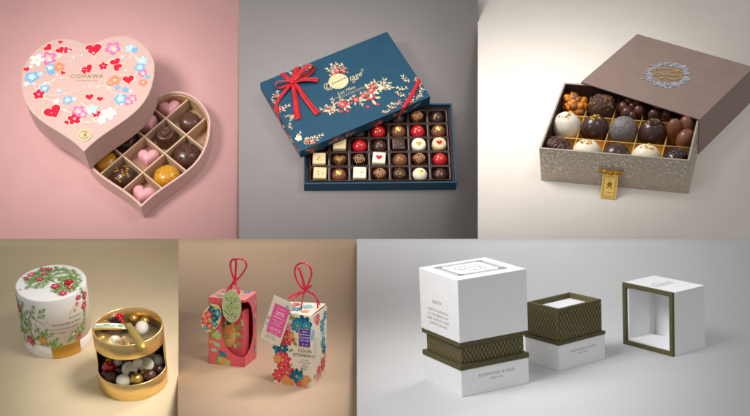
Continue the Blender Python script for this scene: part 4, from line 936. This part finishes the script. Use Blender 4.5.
nut_cluster('beige', 0, 0, 0, [(0, 0, 0, 4.7, 4.7, 6.4)], 'white', 'white chocolate egg propped between two white halves', gp, name='chocolate_egg', piece='shell', M=place('beige', GX+6.6, GY-6.6, Z2+13.5) @ Matrix.Rotation(R_(14), 4, 'Y'))
bs = thing('berry_sprig', 'sprig of red berries lying on the gold tin window', 'berries', place('beige', GX, GY, GH-1.8))
for u, v in ((-11.5, 19.5), (-8.2, 18), (-13.4, 16), (-8.6, 11), (-6, 6.4), (-10.6, 15.2)):
    mb = MB(); mb.lathe([(0, 0), (1.1, .2), (1.8, 1.2), (1.6, 2.2), (.9, 2.9), (0, 3.1)], 16); mb.v = [(x+u, y+v, z) for x, y, z in mb.v]; mb.build('berry', g['berry'], bs)
mb = MB(); mb.tube([(-12, 19, 1), (-9, 13, 1.2), (-6, 6, 1.1), (-3, 1, 2.6)], .4, 6); mb.build('stem', g['dleaf'], bs)

# ------------------------------------------------------------------ 5. hanging gift cartons on the tan board
coral = mat('coral card', (220, 96, 106), .42, var=.04, vscale=10, bump=.04, bscale=160, coat=.1)
corald = mat('deep red inside', (150, 16, 34), .5, var=.06)
cream = mat('cream card', (232, 220, 200), .42, var=.02, vscale=10, bump=.04, bscale=160, coat=.1)
p5 = dict(teal=mat('print teal', (28, 130, 158), .5, var=.2, vscale=90), dteal=mat('print deep teal', (16, 92, 122), .5, var=.2, vscale=90), sky=mat('print aqua', (98, 188, 204), .5, var=.15, vscale=90), red=mat('print poppy', (218, 56, 70), .5, var=.15, vscale=90),
          rose=mat('print soft rose', (240, 132, 138), .5, var=.1), orange=mat('print orange', (236, 150, 86), .5, var=.15, vscale=90), olive=mat('print olive', (140, 152, 80), .5, var=.2, vscale=90), lime=mat('print lime', (176, 196, 122), .5, var=.15, vscale=90),
          mint=mat('print mint', (156, 198, 164), .5, var=.12), gold=mat('print honey', (206, 166, 96), .5, var=.15), cream=mat('print oat', (240, 230, 204), .5, var=.03), magenta=mat('print magenta', (236, 92, 158), .45, var=.05), purple=mat('print purple', (82, 54, 158), .45, var=.08),
          ink=mat('brown ink', (92, 76, 66), .5, var=0), wink=mat('white ink', (250, 240, 244), .5, var=0))
ribp = mat('pink red satin ribbon', (220, 28, 74), .28, var=.1, vscale=30, coat=.3)
def wallf(O, U, V, W):
    O, U, V, W = (Vector(q) for q in (O, U, V, W))
    return lambda u, v, h: tuple(O + U*u + V*v + W*h)
def carton_frames(w, d):
    # local x along the narrow right face, y along the wide left face, origin at the near corner
    return (wallf((0, d, 0), (0, -1, 0), (0, 0, 1), (-1, 0, 0)), wallf((0, 0, 0), (1, 0, 0), (0, 0, 1), (0, -1, 0)))
def panel(mb, fm, loop, th, mi=0):
    n = len(loop); vs = [fm(u, v, 0) for u, v in loop] + [fm(u, v, -th) for u, v in loop]
    mb.add(vs, [list(range(n)), list(range(n, 2*n))[::-1]] + [[i, (i+1) % n, n+(i+1) % n, n+i][::-1] for i in range(n)], mi)
RX, RY, RW, RD, RH, RA = -9.53, -131.35, 31.39, 34.48, 61.75, 1.31
rc = thing('gift_carton', 'coral floral carton with an oval corner cutout and a pink inner box', 'carton', place('tan', RX, RY, 0, RA))
fl_, fr_ = carton_frames(RW, RD)
mb = MB(); th = .7
curveA = [(30, 8.8), (26, 9.8), (21.6, 11.9), (17.6, 16), (14.8, 20.6), (12.9, 26), (12.2, 31.2), (12.4, 38), (13.6, 45), (16.4, 51.5), (21, 56.6), (27, 59.4)]
panel(mb, fl_, [(0, 0), (RD, 0), (RD, 8.5)] + curveA + [(RD, 60), (RD, RH), (0, RH)], th)
curveB = [(4, 8.6), (9, 9.8), (15.3, 13), (19.6, 18), (22.4, 24.4), (23, 31), (22, 40), (20.2, 46), (17.6, 51.5), (12, 57), (6, 59.6)]
panel(mb, fr_, [(RW, 0), (RW, RH), (0, RH), (0, 60)] + curveB[::-1] + [(0, 8.5), (0, 0)], th)
mb.box(0, RW, RD-th, RD, 0, RH); mb.box(RW-th, RW, .8, RD-.8, 0, RH); mb.box(th, RW-th, th, RD-th, .1, .8)
mb.build('outer_card', coral, rc)
mb = MB(); mb.prism([(0, 0), (RW, 0), (RW, RD), (0, RD)], RH+.02, RH+.7); mb.build('top_flap', mat('pale coral card', (232, 140, 134), .42, var=.05, coat=.1), rc, bevel=.15)
mb = MB(); mb.box(RW-1.6, RW-.8, 1, RD-1, 1, RH-.4); mb.box(1, RW-1.8, RD-1.6, RD-.8, 1, RH-.4); mb.box(1, RW-1.8, 1, RD-1.8, RH-1.6, RH-.4); mb.box(20.9, RW-1.8, 1, RD-1.8, .9, 1.6); mb.build('inside_lining', corald, rc)
mb = MB(); mb.box(4.4, 20.5, 3.4, 31.0, .9, 50); ib = mb.build('inner_box', mat('inner coral card', (206, 74, 88), .4, var=.05, coat=.15), rc, bevel=.4)
fi = wallf((4.4, RD, 0), (0, -1, 0), (0, 0, 1), (-1, 0, 0)); art = Art(fi, .1, .003)
art.disc(17.5, 29, 7.2, p5['gold'], 13, 0, 26); art.disc(18, 34, 4, p5['orange'], 6)
for u, v, L, a, k in ((16, 36, 9, 1.1, 'dteal'), (18, 40, 8, .7, 'teal'), (14, 33, 6, 2.0, 'olive'), (24, 34, 6.5, .5, 'olive'), (24, 30, 6.5, -.4, 'lime'), (26, 26, 6, .4, 'olive'), (26, 22, 6, -.9, 'olive'), (24.6, 20, 5, -1.9, 'lime'), (26, 33, 6, 2.2, 'olive'), (23.4, 26, 5, 2.6, 'lime'), (30, 37, 4.6, 1.2, 'mint'), (29, 34, 4.4, -.3, 'olive'), (31, 40, 4, 2, 'lime')):
    art.leaf(u, v, L, a, p5[k], .62)
art.line([(27, 14), (25.4, 22), (25.4, 30), (29, 38)], .7, p5['olive'])
art.text('BON', 16.4, 27.4, 2.6, p5['ink']); art.text('BON', 17, 24.8, 2.4, p5['ink']); art.build('floral_print', ib)
art = Art(wallf((0, 3.4, 0), (1, 0, 0), (0, 0, 1), (0, -1, 0)), .1, .003)
for i in range(7): art.text('CHOCOLAT', 10.4, 37 - i*1.9, 1.6, p5['rose'])
art.build('lettering', ib)
art = Art(fl_, .1, .003)
for u, v, r, k in ((4.6, 28, 4.4, 'olive'), (9, 26.5, 3.4, 'lime'), (3, 31, 2.6, 'orange'), (11.6, 4.6, 5.2, 'olive'), (15, 3.4, 3.6, 'orange'), (18.4, 2.6, 3, 'lime'), (2.2, 21, 1.8, 'orange'), (8, 30, 2.4, 'mint')):
    art.flower(u, v, r, p5[k], p5['gold'], mid=p5['lime'] if k == 'olive' else None, depth=.2, petals=7)
for u, v, L, a, k in ((4.4, 22, 7, -.9, 'lime'), (6, 21, 7.6, -.75, 'mint'), (1.8, 13.6, 7, -.1, 'mint'), (9.6, 13, 8, -.7, 'dteal'), (11, 12, 8, -.55, 'teal'), (0, 35, 6, .7, 'dteal'), (1, 57, 4, -.6, 'lime')):
    art.leaf(u, v, L, a, p5[k], .55)
art.line([(8, 14), (12, 10), (18, 7)], .5, p5['olive']); art.build('floral_print', rc)
art = Art(fr_, .1, .003)
for u, v, L, a, k in ((25, 33, 7, 1.2, 'teal'), (27.5, 38, 6, 1.9, 'sky'), (28.5, 44, 6, 1.4, 'teal'), (27, 14, 6, 1.8, 'olive'), (23.6, 9, 6, .9, 'teal'), (25, 20, 6, 1.2, 'orange'), (28, 24, 5, 1.5, 'olive'), (22, 5, 5, .6, 'olive'), (27, 52, 6, 1.7, 'mint'), (24.6, 55, 4, .8, 'teal'), (29, 6, 5, 1.7, 'sky')):
    art.leaf(u, v, L, a, p5[k], .5)
art.build('floral_print', rc)
art = Art(lambda u, v, h: (u, v, RH + .7 + h), .1, .003)
for u, v, k in ((6, 26, 'teal'), (10, 30, 'olive'), (16, 24, 'lime'), (22, 28, 'teal'), (8, 18, 'orange'), (26, 16, 'lime'), (18, 10, 'mint'), (27, 8, 'teal')):
    art.flower(u, v, 3.4, p5[k], p5['cream'])
art.build('floral_print', rc)
FA = basis((0, 0, 0), (0, -1, 0), (-1, 0, 0), (0, 0, 1))
def loop_ribbon(st, x, y, yaw, O, paths, label, width=2.3):
    t = thing('ribbon_loop', label, 'ribbon', place(st, x, y, 0, yaw))
    fm = wallf(O, (0, -1, 0), (0, 0, 1), (-1, 0, 0))
    for pts, nm, wd in [(a, b, c_*.85) for a, b, c_ in paths]:
        mb = MB(); mb.ribbon([fm(u, v, h) for u, v, h in pts], wd, [[(-1, -.2, .12), (-.8, -.8, .3), (-.6, -.3, .9)][q % 3] for q in range(len(pts))], .12); mb.build(nm, ribp, t)
    return t
loop_ribbon('tan', RX, RY, RA, (12, RD, 0), [
    ([(20.6, 76, 0), (17.6, 84, .6), (16.4, 91, .8), (17.6, 95, .4), (20, 96, 0), (21.4, 93, -.6), (21, 85, -.6), (20.8, 77, -.3)], 'loop', 2.2),
    ([(20.4, 76, .3), (25, 80, .4), (29.6, 86.4, .2), (31.4, 91, -.2), (29.6, 95.6, -.4), (25, 96.6, -.3), (20, 95.8, 0)], 'loop', 1.9),
    ([(20.6, 77, .5), (18, 73, 1.5), (15.8, 69.5, 3), (14.4, 66, 5), (14, 63.4, 8)], 'tail', 2.4),
    ([(20.6, 77, .7), (22.4, 73, 2), (24.8, 69.6, 3.4), (25.4, 66.6, 6), (25, 62.8, 9)], 'tail', 2.4),
    ([(20, 75, .4), (17, 71, -2), (14, 65.5, -6), (13.4, 62.6, -9)], 'tail', 2.2),
    ([(20, 75, .4), (22, 69, -3), (22.4, 62.7, -6)], 'tail', 2.2)], 'pink red ribbon loop tied on top of the coral carton')
def hang_tag(st, x, y, yaw, d, name, label, u, v, h, ang, tiltv, rx, ry, base, rect=False):
    M = place(st, x, y, 0, yaw) @ basis((0, d, 0), (0, -1, 0), (0, 0, 1), (-1, 0, 0)) @ Matrix.Translation((u*S, v*S, h*S)) @ Matrix.Rotation(ang, 4, 'Z') @ Matrix.Rotation(tiltv, 4, 'X')
    t = thing(name, label, 'tag', M)
    mb = MB(); pts = rrect(-rx, rx, -ry, ry, .6) if rect else [(rx*math.cos(2*math.pi*i/48), ry*math.sin(2*math.pi*i/48)) for i in range(48)]
    mb.prism(pts, 0, .45); mb.build('card', base, t, bevel=.1)
    return t, Art(lambda uu, vv, hh: (uu, vv, .45 + hh), .06, .003)
t, art = hang_tag('tan', RX, RY, RA, RD, 'leaf_tag', 'oval green leaf patterned tag hanging over the coral carton', 23.4, 56.6, 3.4, -.04, .08, 9.2, 15.4, mat('sage tag', (190, 204, 150), .5, var=.06))
for cx_, cy_, n, L in ((0, 3, 16, 9.5), (-3, -8, 11, 7), (4, -9, 9, 6)):
    for i in range(n):
        a = 6.28*i/n + .1; L2 = L*(.85 + .15*math.cos(2*a))
        if ((cx_+L2*math.cos(a))/9)**2 + ((cy_+L2*math.sin(a))/15.2)**2 < .98: art.leaf(cx_, cy_, L2, a, p5[['olive', 'lime'][i % 2]], .34)
        art.line([(cx_, cy_), (cx_+L2*.8*math.cos(a)*.9, cy_+L2*.8*math.sin(a)*.9)], .35, p5['cream'])
    art.disc(cx_, cy_, .9, p5['teal'])
for i in range(10): art.disc(rng.uniform(-6, 6), rng.uniform(-11, 12), .5, p5['sky'])
art.build('leaf_print', t)
t, art = hang_tag('tan', RX, RY, RA, RD, 'floral_tag', 'oval teal and coral floral tag at the left of the coral carton', 3.6, 43.6, 2.4, -.42, .06, 8.6, 14.2, mat('oat tag', (226, 206, 150), .5, var=.06))
for u, v, r, k in ((3.2, 7, 5, 'teal'), (-2.4, 8, 4, 'dteal'), (2.4, 1.4, 4.4, 'dteal'), (4.8, -3.4, 3.4, 'teal'), (-3.6, 2, 4, 'red'), (-3.8, -5, 4.4, 'red'), (1.6, -7.6, 4, 'red'), (-1, -11, 2.6, 'teal'), (-6, -1.6, 2, 'orange'), (0, 11.4, 2.4, 'lime'), (4.6, -9, 2, 'olive'), (-.4, -2, 2.2, 'lime')):
    art.flower(u, v, r, p5[k], p5['gold'], mid=p5['rose'] if k == 'red' else p5['sky'] if k == 'teal' else None, depth=.45)
art.build('floral_print', t)

BX, BY, BW, BD, BH, BA = 52.5, -184.64, 40.25, 33.89, 62.83, 1.27
wc = thing('floral_carton', 'tall cream carton covered in red and teal flowers with a purple label', 'carton', place('tan', BX, BY, 0, BA))
mb = MB(); mb.box(0, BW, 0, BD, 0, BH); mb.build('outer_card', cream, wc, bevel=.35)
mb = MB(); mb.box(.9, BW-1.4, .6, BD-.5, BH+.35, BH+.85)
mb.v = [(x, y, z + (1.6*(x/BW)**2 if y < BD/2 else 0)) for x, y, z in mb.v]; mb.build('top_flap', cream, wc, bevel=.1)
mb = MB(); mb.prism([(1.4, .35), (BW-1.6, .35), (BW-1.6, .8), (1.4, .8)], BH+.02, BH+.34); mb.build('flap_slit', corald, wc)
fl_, fr_ = carton_frames(BW, BD)
def bloom(art, u, v, r, k):
    m2 = {'red': 'rose', 'teal': 'sky', 'dteal': 'teal', 'orange': 'gold', 'sky': 'cream', 'rose': 'cream'}[k]
    art.flower(u, v, r, p5[k], None, rot=rng.uniform(0, 6), petals=8, depth=.4, n=64, mid=None); art.flower(u, v, r*.62, p5[m2], None, petals=8, depth=.6, n=48); art.flower(u, v, r*.5, p5[k], None, petals=8, depth=.5, n=48); art.disc(u, v, r*.2, p5['gold'])
art = Art(fl_, .1, .0015)
for u, v, L, a, k in ((2.4, 15, 6, .3, 'olive'), (4, 16, 6, 1.3, 'lime'), (17, 41, 7, -.9, 'olive'), (16, 43, 6, -.3, 'lime'), (1, 38, 6, 1, 'olive'), (12, 58, 7, .8, 'olive'), (15, 59, 7, .2, 'lime'), (20, 58, 6, 2.4, 'olive'), (18, 55, 6, -.6, 'olive'), (31, 5, 5, .5, 'olive'), (18, 3, 6, .6, 'olive'), (8, 27, 6, -.2, 'lime'), (14, 30, 5, .6, 'olive'), (14.6, 16, 5, .9, 'lime'), (26, 13, 4.6, 1.6, 'olive'), (5, 54, 6, .5, 'lime'), (3, 47, 5, 1.2, 'olive')): art.leaf(u, v, L, a, p5[k], .5)
for u, v, r, k in ((3, 33, 6, 'teal'), (8, 32.6, 5, 'dteal'), (11, 43, 7.2, 'red'), (8.2, 22, 7, 'red'), (3.6, 8, 5.8, 'red'), (12.6, 11.4, 6.4, 'red'), (21.6, 8.6, 6.4, 'dteal'), (25.6, 6, 4.4, 'teal'), (26.5, 57.5, 7.4, 'dteal'), (21.5, 54, 5.4, 'teal'), (30, 54.5, 4.4, 'teal'), (5, 50.5, 5, 'orange'), (1.4, 22.4, 3.4, 'orange'), (11.4, 3, 4, 'orange'), (16.6, 2.6, 3, 'orange'), (30.6, 7.4, 3.4, 'orange'), (28.4, 2.4, 3, 'orange'), (16.2, 44.4, 2.8, 'orange'), (6, 58.6, 4.6, 'teal'), (13, 52, 3.4, 'rose'), (23.4, 2, 2.4, 'red')): 
    r *= 1.16; u = min(max(u, r*.8), BD-r*.8); v = min(max(v, r*.85), BH-r*.85); bloom(art, u, v, r, k)
art.build('floral_print', wc)
art = Art(fl_, .35, .003)
art.poly([(22.6, 52), (33.2, 52), (33.2, 35.6), (22.6, 35.6)], p5['gold']); art.poly([(23.4, 51.4), (33.2, 51.4), (33.2, 36.4), (23.4, 36.4)], p5['purple'])
for i, s_ in enumerate(('BON', 'BOTANIC', 'FLOWERS', 'GIFT SET')): art.text(s_, 28.6, 49.2 - i*2.6, 2.1, p5['wink'])
art.text('EST 1926', 28.6, 38.2, 1.4, p5['wink']); art.build('label', wc)
art = Art(fl_, .3, .003); art.text('COUIN', 28.8, 32.2, 4.0, p5['ink']); art.text('QTRHIENNE', 27.6, 28.2, 3.6, p5['ink'])
for i, s_ in enumerate(('fine praline', 'assorted chocolate', 'with fruit', 'and flowers', '250 g')): art.text(s_, 29, 24.2 - i*2.0, 1.5, p5['ink'])
art.build('lettering', wc)
art = Art(fr_, .1, .002)
for u, v, L, a, k in ((8, 4, 6, 1.1, 'olive'), (12, 4, 6, .8, 'lime'), (24, 30, 5, 1.4, 'lime'), (30, 22, 5, 1.8, 'olive'), (22, 52, 5, .3, 'olive'), (26, 16, 5, 1.2, 'lime')): art.leaf(u, v, L, a, p5[k], .5)
for u, v, r, k in ((16.4, 56.6, 5.6, 'red'), (10, 58.6, 3.4, 'rose'), (28.5, 48, 6, 'teal'), (31.6, 40, 4.6, 'sky'), (31.5, 32, 5.6, 'teal'), (34.4, 25, 4.6, 'dteal'), (4.6, 46, 5, 'sky'), (31.6, 12, 6.4, 'red'), (21, 9, 5, 'red'), (18.6, 4.4, 4, 'rose'), (35, 55.4, 4.6, 'teal'), (37, 18, 3, 'orange'), (26, 5, 3.6, 'orange')): bloom(art, u, v, min(r, BW-u-.3), k)
for i in range(6): art.text('praline & fleur', 11, 40 - i*3.2, 1.7, p5['ink'], .12)
art.build('floral_print', wc)
art = Art(lambda u, v, h: (u, v, BH + .85 + 1.6*(u/BW)**2*max(0, 1 - v/BD) + h), .25, .003)
for u, v, r, k in ((8, 26, 5, 'rose'), (16, 20, 6, 'teal'), (26, 14, 6, 'sky'), (12, 10, 4, 'orange'), (30, 26, 5, 'red'), (22, 27, 4, 'orange')): bloom(art, u, v, r, k)
art.build('floral_print', wc)
loop_ribbon('tan', BX, BY, BA, (14, BD, 0), [
    ([(23, 81, 0), (17, 88, .6), (13.6, 96, .8), (14.6, 102.6, .4), (20, 106, 0), (26, 104, -.4), (28.4, 97.6, -.6), (26.4, 90, -.4), (23.6, 83, 0)], 'loop', 1.9),
    ([(23.4, 82, .5), (21, 92, 1), (18.4, 99, 1), (16.6, 101.6, .7)], 'loop', 2.6),
    ([(23.4, 82, .5), (26.6, 85, .8), (29.6, 87.6, 1)], 'tail', 2.2), ([(23.4, 82, .5), (18, 80, 2), (13, 77.6, 4), (10.6, 75.6, 8)], 'tail', 2.4), ([(23.4, 82, .5), (20, 79.4, 2), (16, 76.4, 5), (14.4, 74, 9)], 'tail', 1.6),
    ([(23.4, 82, .3), (29, 80.4, -1), (33, 75, -2), (33.4, 66, -4)], 'tail', 1.5), ([(23.4, 82, .2), (27, 78, -6), (30, 72, -12), (31, 65.6, -16)], 'tail', 1.5), ([(23.4, 82, .3), (20, 74, -2), (18, 64.4, -4)], 'tail', 1.6)], 'pink red ribbon loop tied on top of the cream floral carton', 2)
t, art = hang_tag('tan', BX, BY, BA, BD, 'price_tag', 'slanted paper tag with a magenta panel and floral border on the cream carton', 4.4, 57.4, 4.2, -.33, .05, 9.6, 21, cream, True)
for i in range(30):
    u, v = rng.choice([(rng.uniform(-9, 9), rng.uniform(14.5, 20)), (rng.uniform(-9, -7), rng.uniform(-8, 18)), (rng.uniform(7.4, 9), rng.uniform(-2, 18))]); r = rng.uniform(1.2, 3.2); k = rng.choice(['sky', 'lime', 'teal', 'cream', 'sky', 'olive'])
    if abs(u) + r*.9 < 9.5 and v + r*.9 < 20.9: art.flower(u, v, r, p5[k], p5['cream'] if k != 'cream' else None, depth=.4)
art.poly([(-6.4, 15), (8, 15), (8, -12.6), (-6.4, -12.6)], p5['magenta'])
for s_, v, z in (('bon botanic', 12, 1.7), ('20%', 7.4, 5.0), ('ORIGINAL', 3.4, 2.2), ('selection of fine', .4, 1.5), ('chocolates', -1.6, 1.5), ('hand made with', -3.6, 1.5), ('18 PCS', -8, 3.6), ('limited edition', -11, 1.3)): art.text(s_, .8, v, z, p5['wink'])
for i, s_ in enumerate(('with real fruit', 'and flower petals')): art.text(s_, -1, -15 - i*2, 1.5, p5['ink'])
art.build('printed_panel', t)

# ------------------------------------------------------------------ 6. white and olive boxes on the pale grey board
white = mat('matt white card', (236, 236, 237), .45, var=.012, vscale=14, bump=.06, bscale=150)
olive = mat('olive card', (84, 78, 50), .5, var=.05, vscale=30, bump=.05, bscale=180)
ob = mat('olive cell light', (124, 115, 78), .5, var=.05); od = mat('olive cell dark', (64, 58, 34), .5, var=.05); om = mat('olive cell mid', (94, 86, 54), .5, var=.05)
gink = mat('fine grey ink', (128, 128, 130), .5, var=0)
def hex_pattern(art, W, z0, z1, r=2.2):
    dx = r*math.sqrt(3); dz = r*1.5; j = 0; v = z0 + r
    while v < z1 - r*.4:
        u = dx/2 + (dx/2 if j % 2 else 0)
        while u < W - dx*.4:
            R2 = r*.9
            P = [(u + R2*math.cos(R_(90+60*i)), v + R2*math.sin(R_(90+60*i))) for i in range(6)]
            P = [(min(max(a, .15), W-.15), min(max(b, z0+.1), z1-.1)) for a, b in P]
            art.poly([P[0], P[1], (u, v), P[5]], om); art.poly([P[1], P[2], P[3], (u, v)], od); art.poly([(u, v), P[3], P[4], P[5]], ob)
            u += dx
        v += dz; j += 1
def olive_base(x, y, w, d, yaw, hb, hr, hn, ins, name, label, tall):
    t = thing(name, label, 'box', place('white', x, y, 0, yaw))
    mb = MB(); mb.box(.4, w-.4, .4, d-.4, 0, hb); mb.build('base', white, t, bevel=.5, segs=3)
    mb = MB(); mb.box(-.1, w+.1, -.1, d+.1, hb+.02, hb+hr); mb.build('rim', olive, t, bevel=.35)
    mb = MB()
    if tall:
        a = ins; mb.ring([(a, a), (w-a, a), (w-a, d-a), (a, d-a)], [(a+3, a+3), (w-a-3, a+3), (w-a-3, d-a-3), (a+3, d-a-3)], hb+hr+.02, hn)
    else: mb.box(ins, w-ins, ins, d-ins, hb+hr+.02, hn)
    nk = mb.build('neck', om, t, bevel=.2)
    for fm, W in ((wallf((ins, d-ins, 0), (0, -1, 0), (0, 0, 1), (-1, 0, 0)), d-2*ins), (wallf((ins, ins, 0), (1, 0, 0), (0, 0, 1), (0, -1, 0)), w-2*ins)):
        art = Art(fm, .06, .0004); hex_pattern(art, W, hb+hr+.3, hn-.2); art.build('woven_print', nk)
    if tall:
        a = ins+3
        for fm, W in ((wallf((a, d-a, 0), (1, 0, 0), (0, 0, 1), (0, -1, 0)), w-2*a), (wallf((w-a, a, 0), (0, 1, 0), (0, 0, 1), (-1, 0, 0)), d-2*a)):
            art = Art(fm, .06, .0004); hex_pattern(art, W, hn-9, hn-.2); art.build('woven_print', nk)
        mb = MB(); mb.box(a+.1, w-a-.1, a+.1, d-a-.1, hb+hr, hn-4.6); mb.build('insert', white, t, bevel=.3)
    art = Art(wallf((0, .4, 0), (1, 0, 0), (0, 0, 1), (0, -1, 0)), .06)
    return t, art
AX, AY, AW, AD, AH, AA = -106.92, -212.91, 68.33, 65.34, 100.86, .47
t, art = olive_base(AX, AY, AW, AD, AA, 23.1, 4.3, 43.1, 3.2, 'olive_box', 'tall white and olive box base with woven neck, under a raised white lid', False)
art.text('ROSEWOOD & NOIR', 35.6, 15.6, 3.5, gink, space=1.12); art.text('BODY OIL', 35.6, 11.6, 2.6, gink, space=1.12); art.build('lettering', t)
wl2 = thing('white_lid', 'large white lid with grey frame print sitting on the olive box', 'lid', place('white', AX, AY, 43.2, AA))
mb = MB(); mb.box(0, AW, 0, AD, 3.72, AH-43.2); mb.build('cover', white, wl2, bevel=.55, segs=3)
mb = MB(); mb.box(.15, AW-.15, .15, AD-.15, 0, 3.7); mb.build('rim', olive, wl2, bevel=.3)
art = Art(wallf((0, AD, 0), (0, -1, 0), (0, 0, 1), (-1, 0, 0)), .06)
art.text('EARTH', 29.5, 31.6, 4.6, gink, space=1.1)
for i, s_ in enumerate(('FOREST FOUNDATION', 'ALL THE GREEN OF MY', 'DARK & WOODY SCENT', 'COMFORT BALANCE')): art.text(s_, 30.5, 24.2 - i*4.0, 3.2, gink, space=1.06)
art.build('lettering', wl2)
topz = AH - 43.2
art = Art(lambda u, v, h: (u, v, topz + h), .06)
x0_, x1_, y0_, y1_ = 9, 58, 12, 57
for k, wd in ((0, .8), (1.8, .35), (4.4, .5)):
    P = [(x0_+k, y0_+k), (x1_-k, y0_+k), (x1_-k, y1_-k), (x0_+k, y1_-k)]
    for i in range(4): art.line([P[i], P[(i+1) % 4]], wd, gink)
n_ = 26
for i in range(n_):
    for (a, b) in ((x0_ + 3.1 + (x1_-x0_-6.2)*i/(n_-1), y0_ + 3.1), (x0_ + 3.1 + (x1_-x0_-6.2)*i/(n_-1), y1_ - 3.1), (x0_ + 3.1, y0_ + 3.1 + (y1_-y0_-6.2)*i/(n_-1)), (x1_ - 3.1, y0_ + 3.1 + (y1_-y0_-6.2)*i/(n_-1))): art.leaf(a-.8, b-.6, 2, .7, gink, .5)
for cx_, cy_ in ((x0_+4, y0_+4), (x1_-4, y0_+4), (x1_-4, y1_-4), (x0_+4, y1_-4)): art.flower(cx_, cy_, 3.4, gink, white, petals=8, depth=.6)
for r in (12, 9): art.line([(33.5 + r*1.15*math.cos(6.2832*i/30), 34.5 + r*math.sin(6.2832*i/30)) for i in range(31)], .4, gink)
for a in (0, 1.57, 3.14, 4.71): art.leaf(33.5 + 7*math.cos(a), 34.5 + 6*math.sin(a), 3, a, gink, .5)
art.text('R & N', 33.5, 34.5, 4.6, gink, -1.57 + 1.57); art.build('frame_print', wl2)

CX, CY, CW, CD, CA = -15.79, -151.69, 57.41, 45.5, .61
t, art = olive_base(CX, CY, CW, CD, CA, 23.4, 2.9, 55.8, 2.2, 'open_olive_box', 'open white and olive box with woven neck, white insert showing, no lid', True)
art.text('ROSEWOOD & NOIR', 29.4, 15.4, 3.0, gink, space=1.12); art.text('BODY OIL', 29.4, 12.1, 2.3, gink, space=1.12); art.build('lettering', t)

DX, DY, DW, DD, DH, DA = 91.17, -123.07, 42.58, 62.65, 59.4, .59
t = thing('tipped_lid', 'empty white lid lying on its side with an olive rim around the opening', 'lid', place('white', DX, DY, 0, DA))
tk = 2.4; mb = MB()
mb.ring([(0, 0), (DD, 0), (DD, DH), (0, DH)], [(tk, tk), (DD-tk, tk), (DD-tk, DH-tk), (tk, DH-tk)], 2.6, DW); mb.v = [(z, x, y) for x, y, z in mb.v]
mb.box(DW-tk, DW-.05, tk-.05, DD-tk+.05, tk-.05, DH-tk+.05); mb.build('cover', white, t, bevel=.3)
mb = MB(); rk = 4.0
mb.ring([(-.1, -.0), (DD+.1, -.0), (DD+.1, DH+.1), (-.1, DH+.1)], [(rk, rk), (DD-rk, rk), (DD-rk, DH-rk), (rk, DH-rk)], 0, 2.58); mb.v = [(z, x, y) for x, y, z in mb.v]; mb.build('rim', olive, t, bevel=.3)
mb = MB(); a = 2.5; b_ = 7.0; mb.ring([(a, a), (DD-a, a), (DD-a, DH-a), (a, DH-a)], [(b_-1.2, b_-1.2), (DD-b_+1.2, b_-1.2), (DD-b_+1.2, DH-b_+1.2), (b_-1.2, DH-b_+1.2)], 2.7, 30); mb.v = [(z, x, y) for x, y, z in mb.v]; mb.build('inner_collar', white, t, bevel=.2)
art = Art(lambda u, v, h: (u, v, DH + h), .06)
art.text('EARTH', 17.5, 38, 2.6, gink, -1.57+1.57)
for i, s_ in enumerate(('FOREST FOUNDATION', 'ALL THE GREEN OF MY', 'COMFORT BALANCE')): art.text(s_, 20, 33.6 - i*3.4, 2.6, gink)
art.build('lettering', t)

# ------------------------------------------------------------------ picture settings
scene.view_settings.view_transform = 'Standard'; scene.view_settings.look = 'None'
scene.view_settings.exposure = 0.0; scene.view_settings.gamma = 1.0
scene.render.resolution_x = 1024; scene.render.resolution_y = 568
scene.cycles.max_bounces = 8; scene.cycles.transparent_max_bounces = 12
scene.cycles.sample_clamp_indirect = 6.0
